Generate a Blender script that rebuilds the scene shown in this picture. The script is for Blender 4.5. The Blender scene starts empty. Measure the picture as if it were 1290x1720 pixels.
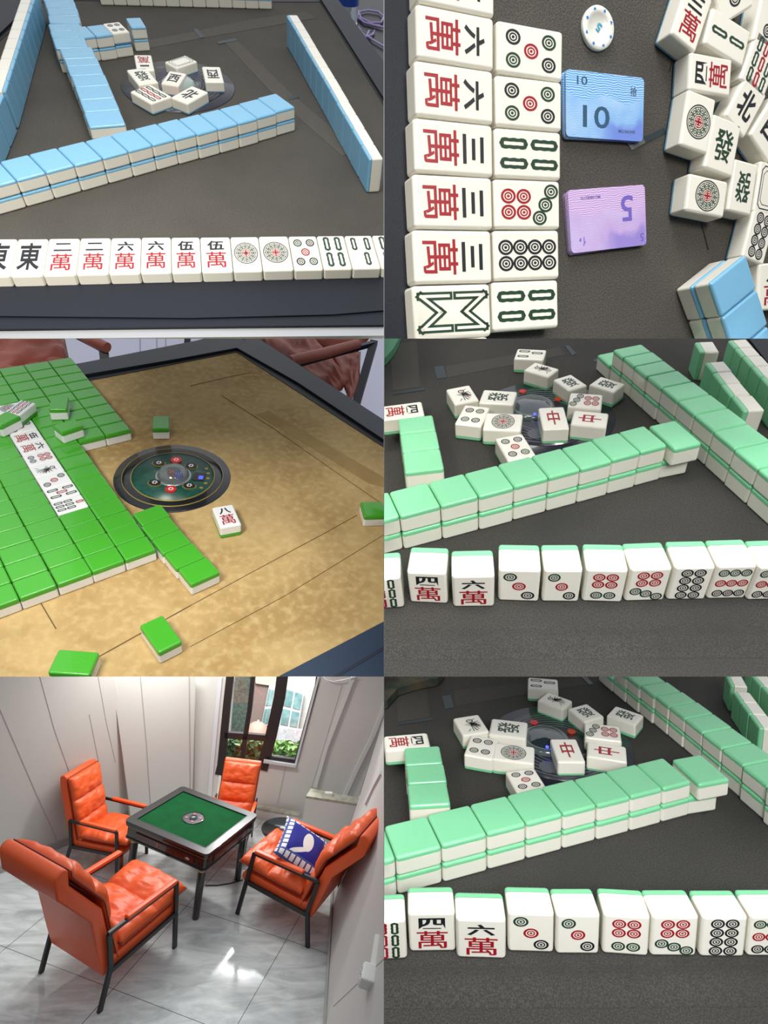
import bpy, bmesh, math, random
from mathutils import Matrix, Vector, noise
random.seed(7)
C = bpy.context.scene.collection
# ------------------------------------------------------------------ camera, sky, lights, exposure
F, CX, CY = 1000.0, 645.0, 860.0
def RT(R, t):
    M = Matrix(((*R[0], t[0]), (*R[1], t[1]), (*R[2], t[2]), (0, 0, 0, 1)))
    return M
ROOM = RT([[0.97273, -0.18384, 0.14142], [0.1353, -0.04552, -0.98976], [0.18839, 0.9819, -0.01941]], [-2.12858, 4.01258, 6.48015])
VIEW = ROOM.inverted()                       # view axes (x across, y down, z ahead) -> room axes
CAM = VIEW.translation.copy()
cam = bpy.data.objects.new('camera', bpy.data.cameras.new('camera')); C.objects.link(cam)
cam.matrix_world = VIEW @ Matrix.Diagonal((1, -1, -1, 1))
cam.data.sensor_fit = 'VERTICAL'; cam.data.sensor_height = 36; cam.data.lens = 36 * F / 1720
cam.data.clip_start = .02; cam.data.clip_end = 200
sc = bpy.context.scene; sc.camera = cam
sc.view_settings.view_transform = 'Standard'; sc.view_settings.look = 'None'
sc.view_settings.gamma = 1; sc.view_settings.exposure = 0.0; sc.view_settings.use_curve_mapping = False
w = bpy.data.worlds.new('world'); sc.world = w; w.use_nodes = True
w.node_tree.nodes['Background'].inputs[0].default_value = (.80, .86, .95, 1)
w.node_tree.nodes['Background'].inputs[1].default_value = 1
_nt = w.node_tree; _tc = _nt.nodes.new('ShaderNodeTexCoord'); _sp = _nt.nodes.new('ShaderNodeSeparateXYZ'); _rp = _nt.nodes.new('ShaderNodeValToRGB'); _mr = _nt.nodes.new('ShaderNodeMapRange')
_mr.inputs[1].default_value = -1; _mr.inputs[2].default_value = 1
_nt.links.new(_tc.outputs['Generated'], _sp.inputs[0]); _nt.links.new(_sp.outputs['Z'], _mr.inputs[0]); _nt.links.new(_mr.outputs[0], _rp.inputs[0]); _nt.links.new(_rp.outputs[0], _nt.nodes['Background'].inputs[0])
_e = _rp.color_ramp.elements; _e[0].color = (.07, .072, .075, 1); _e[1].color = (.86, .89, .94, 1); _m = _e.new(.5); _m.color = (.14, .147, .16, 1)
def area(name, pos, target, size, power, col=(1, .97, .92), view=True, size_y=None, spread=180):
    l = bpy.data.lights.new(name, 'AREA'); l.energy = power; l.size = size; l.color = col; l.spread = math.radians(spread)
    if size_y: l.shape = 'RECTANGLE'; l.size_y = size_y
    o = bpy.data.objects.new(name, l); C.objects.link(o)
    p, t = Vector(pos), Vector(target)
    if view: p, t = VIEW @ p, VIEW @ t
    o.location = p; o.rotation_euler = (t - p).to_track_quat('-Z', 'Y').to_euler()
    return o
area('lamp_blue_table', (-.12, -.95, -.10), (-.25, -.42, .72), .30, 4.6)
area('lamp_card_table', (.40, -.30, -.35), (.15, -.17, .45), .22, .75, spread=75)
area('lamp_green_table', (-.34, -.26, -.06), (-.30, -.03, .84), .24, 1.75, (1, .95, .86), spread=84)
area('lamp_mint_table', (.08, -.66, -.04), (.18, 0, .60), .30, 1.9, (.96, .98, 1))
area('lamp_lower_mint_table', (.12, -.10, -.16), (.20, .33, .58), .20, .80, (.96, .98, 1), spread=75)
_g = VIEW.to_3x3() @ Vector(((380-CX)/F, (1595-CY)/F, 1)); _h = CAM+_g*(-CAM.z/_g.z); _g.z = -_g.z; _l = _h+_g*(2.75/_g.z)   # the strip lamp whose reflection shows on the floor
_a = VIEW.to_3x3() @ Vector(((365-CX)/F, (1587-CY)/F, 1)); _b = VIEW.to_3x3() @ Vector(((393-CX)/F, (1607-CY)/F, 1)); _d = _b*(-CAM.z/_b.z)-_a*(-CAM.z/_a.z)
_o = area('lamp_room', tuple(_l), (_l.x, _l.y, 0), .9, 120, (1, 1, .97), False, .07); _o.rotation_euler = (0, 0, math.atan2(_d.y, _d.x))
area('lamp_room_rear', (-.4, .5, 2.75), (-.4, .5, 0), 1.3, 50, (1, 1, .97), False, .12)
# ------------------------------------------------------------------ materials
def lin(c): return tuple(((x/255+.055)/1.055)**2.4 if x > 10 else x/255/12.92 for x in c)
MATS = {}
def mat(name, col, rough=.5, metal=0, spec=.5, var=None, vscale=40, bump=0, bscale=200, coat=0, trans=0, alpha=1, emit=0, detail=3, stops=(.3, .7), sss=0):
    if name in MATS: return MATS[name]
    m = bpy.data.materials.new(name); m.use_nodes = True; nt = m.node_tree; b = nt.nodes['Principled BSDF']
    b.inputs['Base Color'].default_value = (*lin(col), 1); b.inputs['Roughness'].default_value = rough
    b.inputs['Metallic'].default_value = metal; b.inputs['Specular IOR Level'].default_value = spec
    b.inputs['Coat Weight'].default_value = coat; b.inputs['Transmission Weight'].default_value = trans; b.inputs['Alpha'].default_value = alpha
    if sss: b.inputs['Subsurface Weight'].default_value = sss; b.inputs['Subsurface Scale'].default_value = .004
    if emit: b.inputs['Emission Color'].default_value = (*lin(col), 1); b.inputs['Emission Strength'].default_value = emit
    tc = nt.nodes.new('ShaderNodeTexCoord')
    if var:
        n = nt.nodes.new('ShaderNodeTexNoise'); n.inputs['Scale'].default_value = vscale; n.inputs['Detail'].default_value = detail
        r = nt.nodes.new('ShaderNodeValToRGB'); r.color_ramp.elements[0].color = (*lin(col), 1); r.color_ramp.elements[1].color = (*lin(var), 1)
        r.color_ramp.elements[0].position, r.color_ramp.elements[1].position = stops
        nt.links.new(tc.outputs['Object'], n.inputs['Vector']); nt.links.new(n.outputs['Fac'], r.inputs['Fac']); nt.links.new(r.outputs['Color'], b.inputs['Base Color'])
    if bump:
        n2 = nt.nodes.new('ShaderNodeTexNoise'); n2.inputs['Scale'].default_value = bscale; n2.inputs['Detail'].default_value = 4
        bp = nt.nodes.new('ShaderNodeBump'); bp.inputs['Strength'].default_value = bump; bp.inputs['Distance'].default_value = .002
        nt.links.new(tc.outputs['Object'], n2.inputs['Vector']); nt.links.new(n2.outputs['Fac'], bp.inputs['Height']); nt.links.new(bp.outputs['Normal'], b.inputs['Normal'])
    MATS[name] = m; return m
def mixmat(name, base, bands, rough=.5, bump=0, bscale=100, coat=0):
    """base colour with several noise layers: (colour, scale, lo, hi, amount, stretch)"""
    if name in MATS: return MATS[name]
    m = bpy.data.materials.new(name); m.use_nodes = True; nt = m.node_tree; b = nt.nodes['Principled BSDF']
    b.inputs['Roughness'].default_value = rough; b.inputs['Coat Weight'].default_value = coat
    tc = nt.nodes.new('ShaderNodeTexCoord'); prev = None
    for col, s, lo, hi, amt, st in bands:
        mp = nt.nodes.new('ShaderNodeMapping'); mp.inputs['Scale'].default_value = st; mp.inputs['Rotation'].default_value = (0, 0, .6)
        n = nt.nodes.new('ShaderNodeTexNoise'); n.inputs['Scale'].default_value = s; n.inputs['Detail'].default_value = 5
        mr = nt.nodes.new('ShaderNodeMapRange'); mr.inputs[1].default_value = lo; mr.inputs[2].default_value = hi; mr.inputs[4].default_value = amt
        mx = nt.nodes.new('ShaderNodeMix'); mx.data_type = 'RGBA'
        nt.links.new(tc.outputs['Object'], mp.inputs[0]); nt.links.new(mp.outputs[0], n.inputs['Vector']); nt.links.new(n.outputs['Fac'], mr.inputs[0]); nt.links.new(mr.outputs[0], mx.inputs[0])
        if prev: nt.links.new(prev, mx.inputs[6])
        else: mx.inputs[6].default_value = (*lin(base), 1)
        mx.inputs[7].default_value = (*lin(col), 1); prev = mx.outputs[2]
    nt.links.new(prev, b.inputs['Base Color'])
    if bump:
        n2 = nt.nodes.new('ShaderNodeTexNoise'); n2.inputs['Scale'].default_value = bscale; n2.inputs['Detail'].default_value = 4
        bp = nt.nodes.new('ShaderNodeBump'); bp.inputs['Strength'].default_value = bump; bp.inputs['Distance'].default_value = .002
        nt.links.new(tc.outputs['Object'], n2.inputs['Vector']); nt.links.new(n2.outputs['Fac'], bp.inputs['Height']); nt.links.new(bp.outputs['Normal'], b.inputs['Normal'])
    MATS[name] = m; return m
def embossed(name, col, freq):
    """glossy plastic tile back with a faint pressed pattern of fine lines and a frame"""
    m = mat(name, col, .22, coat=.3); nt = m.node_tree; b = nt.nodes['Principled BSDF']
    tc = nt.nodes.new('ShaderNodeTexCoord'); wv = nt.nodes.new('ShaderNodeTexWave'); wv.bands_direction = 'X'; wv.inputs['Scale'].default_value = freq
    vo = nt.nodes.new('ShaderNodeTexVoronoi'); vo.inputs['Scale'].default_value = 160; vo.feature = 'DISTANCE_TO_EDGE'
    ml = nt.nodes.new('ShaderNodeMath'); ml.operation = 'MULTIPLY'
    bp = nt.nodes.new('ShaderNodeBump'); bp.inputs['Strength'].default_value = .35; bp.inputs['Distance'].default_value = .0006
    nt.links.new(tc.outputs['Object'], wv.inputs['Vector']); nt.links.new(tc.outputs['Object'], vo.inputs['Vector'])
    nt.links.new(wv.outputs['Fac'], ml.inputs[0]); nt.links.new(vo.outputs['Distance'], ml.inputs[1])
    nt.links.new(ml.outputs[0], bp.inputs['Height']); nt.links.new(bp.outputs['Normal'], b.inputs['Normal'])
    return m
IVORY = mat('ivory_plastic', (240, 236, 222), .16, coat=.4)
WHITE = mat('white_plastic', (236, 238, 240), .2, coat=.3)
BLUE = embossed('blue_plastic', (122, 182, 216), 350)
GREEN = embossed('green_plastic', (70, 166, 46), 120)
MINT = embossed('mint_plastic', (132, 212, 160), 420)
INK = mat('black_ink', (24, 28, 32), .35)
GINK = mat('green_ink', (32, 62, 44), .35)
RINK = mat('red_ink', (158, 16, 32), .35)
GREYFELT = mixmat('grey_felt', (68, 65, 60), [((96, 92, 84), 900, .42, .62, .8, (1, 1, 1)), ((60, 58, 54), 9, .4, .7, .5, (1, 1, 1))], .95, .5, 900)
TANFELT = mixmat('tan_felt', (188, 160, 108), [((150, 120, 70), 6, .42, .62, .7, (1, 1, 1)), ((204, 180, 130), 90, .45, .7, .55, (1, 1, 1)), ((146, 118, 72), 30, .55, .75, .4, (1, 1, 1))], .95, .4, 700)
PALEFELT = mixmat('pale_grey_felt', (104, 98, 90), [((122, 116, 107), 900, .42, .62, .8, (1, 1, 1))], .95, .4, 900)
MINTFELT = mixmat('dark_grey_felt', (50, 49, 46), [((76, 73, 67), 900, .42, .62, .8, (1, 1, 1)), ((42, 42, 40), 9, .4, .7, .5, (1, 1, 1))], .95, .5, 900)
DARK = mat('dark_blue_plastic', (25, 29, 38), .42, spec=.25, bump=.15, bscale=1500)
DARKER = mat('black_groove', (14, 17, 20), .5)
SLOT = mat('slot_teal', (28, 44, 48), .4)
# ------------------------------------------------------------------ mesh helpers
REG = {}                                      # section -> [objects]
CUR = [1]
def new(name, me, parent=None, M=None):
    o = bpy.data.objects.new(name, me); C.objects.link(o)
    if parent is not None: o.parent = parent
    if M is not None: o.matrix_basis = M
    REG.setdefault(CUR[0], []).append(o)
    return o
def tag(o, label, cat, group=None, kind=None):
    if kind: o['kind'] = kind
    if label: o['label'] = label
    if cat: o['category'] = cat
    if group: o['group'] = group
    return o
def mesh(name, vs, fs, mats, mi=None, smooth=False):
    me = bpy.data.meshes.new(name); me.from_pydata([tuple(v) for v in vs], [], fs); 
    for m in (mats if isinstance(mats, (list, tuple)) else [mats]): me.materials.append(m)
    if mi: me.polygons.foreach_set('material_index', mi)
    if smooth: me.polygons.foreach_set('use_smooth', [True]*len(me.polygons))
    me.update(); return me
class MB:
    """collects simple solids for one mesh"""
    def __init__(s): s.v = []; s.f = []; s.mi = []; s.sm = []
    def add(s, vs, fs, mi=0, sm=False):
        k = len(s.v); s.v += [tuple(v) for v in vs]; s.f += [tuple(i+k for i in f) for f in fs]; s.mi += [mi]*len(fs); s.sm += [sm]*len(fs); return s
    def prism(s, pts, z0, z1, mi=0, M=None):
        n = len(pts); a = sum(pts[i][0]*pts[(i+1) % n][1]-pts[(i+1) % n][0]*pts[i][1] for i in range(n))
        if a < 0: pts = pts[::-1]
        vs = [Vector((p[0], p[1], z0)) for p in pts]+[Vector((p[0], p[1], z1)) for p in pts]
        if M is not None: vs = [M @ v for v in vs]
        fs = [tuple(range(n-1, -1, -1)), tuple(range(n, 2*n))]+[(i, (i+1) % n, n+(i+1) % n, n+i) for i in range(n)]
        return s.add(vs, fs, mi)
    def box(s, c, d, mi=0, M=None):
        x, y, z = c; a, b, h = d[0]/2, d[1]/2, d[2]/2
        return s.prism([(x-a, y-b), (x+a, y-b), (x+a, y+b), (x-a, y+b)], z-h, z+h, mi, M)
    def hull(s, q0, q1, mi=0):
        """solid between two matching loops of 3D points"""
        n = len(q0)
        return s.add(list(q0)+list(q1), [tuple(range(n-1, -1, -1)), tuple(range(n, 2*n))]+[(i, (i+1) % n, n+(i+1) % n, n+i) for i in range(n)], mi)
    def bar(s, a, b, w, h, mi=0, up=(0, 0, 1)):
        a, b = Vector(a), Vector(b); d = (b-a).normalized(); u = Vector(up)
        x = d.cross(u)
        if x.length < 1e-4: x = d.cross(Vector((1, 0, 0)))
        x.normalize(); y = x.cross(d)
        q = [x*w/2*i+y*h/2*j for i, j in ((-1, -1), (1, -1), (1, 1), (-1, 1))]
        return s.hull([a+k for k in q][::-1], [b+k for k in q][::-1], mi)
    def tube(s, pts, r, n=10, mi=0, cap=True):
        pts = [Vector(p) for p in pts]; rings = []; up = Vector((0, 0, 1)); x = None
        for i, p in enumerate(pts):
            d = (pts[min(i+1, len(pts)-1)]-pts[max(i-1, 0)]).normalized()
            if x is None:
                x = d.cross(up)
                if x.length < .05: x = d.cross(Vector((1, 0, 0)))
            x = (x-d*x.dot(d)).normalized(); y = d.cross(x)
            rr = r[i] if isinstance(r, (list, tuple)) else r
            rings.append([p+x*rr*math.cos(t*2*math.pi/n)+y*rr*math.sin(t*2*math.pi/n) for t in range(n)])
        vs = [v for g in rings for v in g]; m = len(rings)
        fs = [(i*n+j, i*n+(j+1) % n, (i+1)*n+(j+1) % n, (i+1)*n+j) for i in range(m-1) for j in range(n)]
        s.add(vs, fs, mi, True)
        if cap: s.add(rings[0], [tuple(range(n-1, -1, -1))], mi); s.add(rings[-1], [tuple(range(n))], mi)
        return s
    def lathe(s, prof, c=(0, 0), n=48, mi=0, sm=True, closed=False):
        vs = [(c[0]+r*math.cos(2*math.pi*j/n), c[1]+r*math.sin(2*math.pi*j/n), z) for r, z in prof for j in range(n)]
        m = len(prof); k = m if closed else m-1
        return s.add(vs, [(i*n+j, i*n+(j+1) % n, ((i+1) % m)*n+(j+1) % n, ((i+1) % m)*n+j) for i in range(k) for j in range(n)], mi, sm)
    def disc(s, c, r, z0, z1, n=64, mi=0):
        return s.prism([(c[0]+r*math.cos(2*math.pi*j/n), c[1]+r*math.sin(2*math.pi*j/n)) for j in range(n)], z0, z1, mi)
    def me(s, name, mats):
        m = mesh(name, s.v, s.f, mats, s.mi); m.polygons.foreach_set('use_smooth', s.sm); return m
    def obj(s, name, mats, parent=None, M=None): return new(name, s.me(name, mats), parent, M)
# ------------------------------------------------------------------ the five table tops: pose of each felt plane seen from the camera
POSE = {
1: ([[0.86596, -0.48721, 0.11287], [-0.35786, -0.76132, -0.54067], [0.34935, 0.42781, -0.83363]], [-0.20283, -0.48606, 0.77884], 0.0419, 0.0151),
2: ([[0.03595, 0.92846, 0.36969], [0.9746, -0.11439, 0.19252], [0.22104, 0.35338, -0.90899]], [0.11002, -0.2086, 0.41141], 0.0456, 0.0161),
3: ([[0.98601, -0.06786, 0.15227], [0.07346, -0.64307, -0.76227], [0.14965, 0.76279, -0.62909]], [-0.29779, -0.00309, 0.84209], 0.0392, 0.0203),
4: ([[0.99236, -0.05897, -0.1084], [-0.12086, -0.64179, -0.7573], [-0.02492, 0.76461, -0.64401]], [0.16425, -0.01928, 0.56076], 0.0357, 0.0198),
6: ([[0.99777, -0.04624, -0.0481], [-0.05718, -0.221, -0.9736], [0.03439, 0.97418, -0.22315]], [0.15961, 0.26535, 0.50218], 0.0322, 0.0169)}
TAB = {k: RT(v[0], v[1]) for k, v in POSE.items()}
TAB[5] = ROOM
W0 = .03
def orth(M):
    R = M.to_3x3(); x = R.col[0].normalized(); y = (R.col[1]-x*R.col[1].dot(x)).normalized(); z = x.cross(y)
    return Matrix(((x[0], y[0], z[0], M[0][3]), (x[1], y[1], z[1], M[1][3]), (x[2], y[2], z[2], M[2][3]), (0, 0, 0, 1)))
TAB = {k: orth(m) for k, m in TAB.items()}
def world(p): return VIEW @ TAB[p]             # table frame -> room axes
def P(u, v, z=0, p=None):
    p = p or CUR[0]; M = TAB[p]; R = M.to_3x3(); o = -(R.transposed() @ M.translation)
    d = R.transposed() @ Vector(((u-CX)/F, (v-CY)/F, 1)); s = (z-o.z)/d.z
    return o+d*s
def PP(pts, z=0): return [P(u, v, z).to_2d() for u, v in pts]
# ------------------------------------------------------------------ tile bodies
def rounded_box(a, b, c, r, seg=3):
    bm = bmesh.new(); bmesh.ops.create_cube(bm, size=1)
    bmesh.ops.scale(bm, vec=(a, b, c), verts=bm.verts)
    bmesh.ops.bevel(bm, geom=bm.edges[:]+bm.verts[:], offset=r, segments=seg, profile=.5, affect='EDGES')
    return bm
def tile_meshes(key, d, h, frac, body, back, r=.0024):
    out = []
    cut = -h/2+frac*h
    for which in (0, 1):
        bm = rounded_box(W0, d, h, r)
        g = .00018
        z = cut+(g if which == 0 else -g)
        bmesh.ops.bisect_plane(bm, geom=bm.verts[:]+bm.edges[:]+bm.faces[:], plane_co=(0, 0, z), plane_no=(0, 0, -1 if which == 0 else 1), clear_outer=True)
        es = [e for e in bm.edges if e.is_boundary]
        if es: bmesh.ops.edgenet_fill(bm, edges=es)
        bmesh.ops.recalc_face_normals(bm, faces=bm.faces[:])
        me = bpy.data.meshes.new('tile'); bm.to_mesh(me); bm.free(); me.materials.append(body if which == 0 else back)
        ix, iy, iz = W0/2-r, d/2-r, h/2-r; nors = []
        for pl in me.polygons:
            pl.use_smooth = True; flat = abs(pl.normal.z) > .999 and abs(pl.center.z-z) < 1e-5
            for vi in pl.vertices:
                q = me.vertices[vi].co
                n = Vector((q.x-max(-ix, min(ix, q.x)), q.y-max(-iy, min(iy, q.y)), q.z-max(-iz, min(iz, q.z))))
                nors.append(tuple(pl.normal) if flat or n.length < 1e-7 else tuple(n.normalized()))
        me.normals_split_custom_set(nors); out.append(me)
    return out
TM = {}
TN = {1: 'blue_backed_tile', 2: 'blue_backed_tile', 3: 'green_backed_tile', 4: 'mint_backed_tile', 6: 'mint_backed_tile'}
for k, (fr, bo, ba) in {1: (.2, IVORY, BLUE), 2: (.17, IVORY, BLUE), 3: (.34, WHITE, GREEN), 4: (.24, IVORY, MINT), 6: (.24, IVORY, MINT)}.items():
    TM[k] = tile_meshes(k, POSE[k][2], POSE[k][3], fr, bo, ba)
# ------------------------------------------------------------------ engraved faces; unit square x,y in [-.5,.5]
TXT = {}
def text_mesh(s, off=.018):
    if (s, off) in TXT: return TXT[s, off]
    cu = bpy.data.curves.new('t', 'FONT'); cu.body = s; cu.size = 1; cu.offset = off; cu.resolution_u = 3
    o = bpy.data.objects.new('t', cu); C.objects.link(o)
    me = bpy.data.meshes.new_from_object(o.evaluated_get(bpy.context.evaluated_depsgraph_get()))
    vs = [v.co.copy() for v in me.vertices]; fs = [tuple(f.vertices) for f in me.polygons]
    bpy.data.objects.remove(o); bpy.data.meshes.remove(me)
    x0, x1 = min(v.x for v in vs), max(v.x for v in vs); y0, y1 = min(v.y for v in vs), max(v.y for v in vs)
    TXT[s, off] = ([((v.x-(x0+x1)/2)/(x1-x0), (v.y-(y0+y1)/2)/(y1-y0)) for v in vs], fs, (x1-x0)/(y1-y0)); return TXT[s, off]
class Glyph:
    def __init__(s): s.v = []; s.f = []; s.mi = []
    def add(s, vs, fs, mi): k = len(s.v); s.v += vs; s.f += [tuple(i+k for i in f) for f in fs]; s.mi += [mi]*len(fs)
    def text(s, ch, cx, cy, w, h, mi, off=.018, rot=0):
        vs, fs, _ = text_mesh(ch, off); c, q = math.cos(rot), math.sin(rot)
        s.add([(cx+x*w*c-y*h*q, cy+x*w*q+y*h*c) for x, y in vs], fs, mi)
    def ann(s, cx, cy, r0, r1, mi, n=28, A=None):
        A = A or ASP; vs = []
        for r in (r0, r1): vs += [(cx+r*math.cos(2*math.pi*j/n), cy+r*A*math.sin(2*math.pi*j/n)) for j in range(n)]
        s.add(vs, [(j, (j+1) % n, n+(j+1) % n, n+j) for j in range(n)], mi)
    def disc(s, cx, cy, r, mi, n=16): s.add([(cx+r*math.cos(2*math.pi*j/n), cy+r*ASP*math.sin(2*math.pi*j/n)) for j in range(n)], [tuple(range(n))], mi)
    def coin(s, cx, cy, r, mi): s.ann(cx, cy, r*.70, r, mi); s.ann(cx, cy, r*.36, r*.54, mi); s.disc(cx, cy, r*.19, mi)
    def stick(s, cx, cy, L, W, mi, rot=0):
        """three-lobed bamboo outline round a long slot; L and W as fractions of the tile's width"""
        n = 40; o = []; i = []
        for k in range(n):
            t = 2*math.pi*k/n; a = math.cos(t); b = math.sin(t)
            y = L/2*max(-1, min(1, a*1.25)); lob = 1+.22*abs(math.cos(1.5*math.pi*(y/(L/2))))
            x = W/2*1.1*lob*(1 if b > 0 else -1)*min(1, abs(b)*2.2)
            o.append((x, y+(W*.25 if a > 0 else -W*.25)*(1-min(1, abs(b)*2.2))))
            i.append((x*.34, y*.8))
        c, q = math.cos(rot), math.sin(rot)
        vs = [(cx+x*c-y*q, cy+(x*q+y*c)*ASP) for x, y in o+i]
        s.add(vs, [(k, (k+1) % n, n+(k+1) % n, n+k) for k in range(n)], mi)
    def line(s, a, b, w, mi):
        ax, ay, bx, by = a[0], a[1]/ASP, b[0], b[1]/ASP; d = math.hypot(bx-ax, by-ay) or 1; nx, ny = -(by-ay)/d*w/2, (bx-ax)/d*w/2; ex, ey = (bx-ax)/d*w/2, (by-ay)/d*w/2
        s.add([(x, y*ASP) for x, y in ((ax-ex+nx, ay-ey+ny), (ax-ex-nx, ay-ey-ny), (bx+ex-nx, by+ey-ny), (bx+ex+nx, by+ey+ny))], [(0, 1, 2, 3)], mi)
ASP = .73
K_, G_, R_ = 0, 1, 2
def coins(g, pts, r):
    for x, y, c in pts: g.coin(x, y, r, c)
def face(kind):
    g = Glyph()
    nums = {'wan1': '一', 'wan2': '二', 'wan3': '三', 'wan4': '四', 'wan5': '伍', 'wan6': '六', 'wan8': '八'}
    if kind in nums:
        g.text(nums[kind], 0, .235, .56 if kind != 'wan1' else .5, .1 if kind == 'wan1' else (.22 if kind == 'wan2' else .27), K_, .03)
        g.text('萬', 0, -.17, .66, .44, R_, .006)
    elif kind == 'east': g.text('東', 0, 0, .72, .72, K_, .022)
    elif kind == 'west': g.text('西', 0, 0, .62, .56, K_, .022)
    elif kind == 'north': g.text('北', 0, 0, .62, .56, K_, .03)
    elif kind == 'fa': g.text('發', 0, 0, .62, .6, G_, .014)
    elif kind == 'zhong': g.text('中', 0, 0, .46, .64, R_, .016)
    elif kind == 'white':
        for a, b, t in ((.38, .41, .03), (.30, .33, .018)):
            p = [(-a, -b+.08), (-a+.1, -b), (a-.1, -b), (a, -b+.08), (a, b-.08), (a-.1, b), (-a+.1, b), (-a, b-.08)]
            for i in range(8): g.line(p[i], p[(i+1) % 8], t, K_)
    elif kind == 'bird':
        g.ann(.02, .18, .08, .13, G_); g.disc(.03, .19, .035, R_)
        for k in range(7):
            a = -1.9+k*.33; g.line((0, .02), (.36*math.cos(a+.35)-.02, -.02+.36*ASP*1.25*math.sin(a+.35)), .035, G_)
            g.line((.05*math.cos(a*3), .05+.03*k/7), (.3*math.cos(a+1.0), .02+.2*math.sin(a*.8)), .025, K_ if k % 3 else R_)
        for k in range(4): g.line((-.22+.05*k, .02-.03*k), (.2, .1-.05*k), .022, G_)
        g.line((.1, .22), (.24, .27), .03, K_); g.line((-.1, -.25), (-.2, -.34), .03, K_); g.line((.06, -.25), (.14, -.34), .03, K_)
    elif kind == 'dot1':
        g.ann(0, 0, .385, .415, K_, 48); g.ann(0, 0, .34, .36, G_, 48); g.ann(0, 0, .175, .2, G_, 32); g.ann(0, 0, .125, .15, R_, 32)
        for k in range(12):
            t = 2*math.pi*k/12; c, q = math.cos(t), math.sin(t)
            g.line((.2*c, .2*ASP*q), (.34*c, .34*ASP*q), .03, G_); t += .26; g.ann(.27*math.cos(t), .27*ASP*math.sin(t), .026, .05, G_, 12)
        for k in range(4):
            t = math.pi/4+k*math.pi/2; g.ann(.06*math.cos(t), .06*ASP*math.sin(t), .02, .045, R_, 12)
        g.line((-.12, 0), (.12, 0), .03, R_); g.line((0, -.12*ASP), (0, .12*ASP), .03, R_)
    elif kind == 'dot2': coins(g, [(0, .22, G_), (0, -.22, K_)], .17)
    elif kind == 'dot3': coins(g, [(-.22, .28, G_), (0, 0, R_), (.22, -.28, K_)], .165)
    elif kind == 'dot4': coins(g, [(-.2, .23, K_), (.2, .23, G_), (-.2, -.23, G_), (.2, -.23, K_)], .16)
    elif kind == 'dot5': coins(g, [(-.22, .27, G_), (.22, .27, K_), (0, 0, R_), (-.22, -.27, K_), (.22, -.27, G_)], .15)
    elif kind == 'dot6': coins(g, [(-.16, .28, R_), (.16, .28, R_), (-.16, .06, R_), (.16, .06, R_), (-.16, -.27, G_), (.16, -.27, G_)], .15)
    elif kind == 'dot6r': coins(g, [(-.16, .3, G_), (.16, .3, G_), (-.16, -.05, R_), (.16, -.05, R_), (-.16, -.29, R_), (.16, -.29, R_)], .15)
    elif kind == 'dot7': coins(g, [(-.27, .35, G_), (0, .26, G_), (.27, .17, G_), (-.16, -.07, R_), (.16, -.07, R_), (-.16, -.3, R_), (.16, -.3, R_)], .15)
    elif kind == 'dot7u': coins(g, [(-.16, .3, R_), (.16, .3, R_), (-.16, .08, R_), (.16, .08, R_), (-.27, -.17, G_), (0, -.25, G_), (.27, -.34, G_)], .15)
    elif kind == 'dot8': coins(g, [(x, y, K_) for x in (-.16, .16) for y in (-.33, -.11, .11, .33)], .152)
    elif kind == 'dot9': coins(g, [(x, y, c) for x in (-.28, 0, .28) for y, c in ((.3, G_), (0, R_), (-.3, K_))], .14)
    elif kind == 'bam2':
        for y in (.22, -.22): g.stick(0, y, .46, .15, G_)
    elif kind == 'bam3':
        g.stick(-.24, .22, .46, .15, G_); g.stick(.24, .22, .46, .15, G_); g.stick(.12, -.22, .46, .15, G_)
    elif kind == 'bam4':
        for x in (-.2, .2):
            for y in (.23, -.23): g.stick(x, y, .5, .17, G_)
    elif kind == 'bam5':
        for x in (-.25, .25):
            for y in (.25, -.25): g.stick(x, y, .44, .14, G_)
        g.stick(0, 0, .44, .14, R_)
    elif kind == 'bam7':
        g.stick(0, .33, .3, .13, R_)
        for x in (-.25, 0, .25):
            for y in (.0, -.31): g.stick(x, y, .34, .13, G_)
    elif kind == 'bam9':
        for x, c in ((-.25, G_), (0, R_), (.25, G_)):
            for y in (.3, 0, -.3): g.stick(x, y, .34, .13, c)
    elif kind == 'bam8':
        for sgn in (1, -1):
            p = [(-.3, .06), (-.3, .4), (0, .16), (.3, .4), (.3, .06)]
            for wd, m in ((.15, G_), (.055, 3)):
                for i in range(4): g.line((p[i][0], p[i][1]*sgn), (p[i+1][0], p[i+1][1]*sgn), wd, m)
    return g
FM = {}
def face_mesh(p, kind):
    if (p, kind) in FM: return FM[p, kind]
    d, h = POSE[p][2], POSE[p][3]; g = face(kind)
    m = mesh('engraving', [(x*W0, y*d, h/2+(.00022 if k < 0 else .00012)) for k, (x, y) in enumerate(g.v)], g.f, [INK, GINK, RINK, IVORY], g.mi)
    if kind == 'bam8':
        for pl in m.polygons:
            if pl.material_index == 3:
                for vi in pl.vertices: m.vertices[vi].co.z += .0001
    FM[p, kind] = m; return m
def tile(M, kind, label, group, scale=(1, 1, 1)):
    """one mahjong tile: ivory body, coloured back, engraved face; M places the tile's centre in the table frame"""
    p = CUR[0]; jit = Matrix.Rotation(random.uniform(-.006, .006), 4, Vector((0, 0, 1)))
    o = new(TN[p], TM[p][0], None, world(p) @ M @ Matrix.Diagonal((*scale, 1)))
    tag(o, label, 'mahjong tile', group)
    new('tile_back', TM[p][1], o)
    if kind: new('engraving', face_mesh(p, kind), o)
    return o
def axes(x, y, z, t): return Matrix(((x.x, y.x, z.x, t.x), (x.y, y.y, z.y, t.y), (x.z, y.z, z.z, t.z), (0, 0, 0, 1)))
UP = Vector((0, 0, 1))
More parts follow.
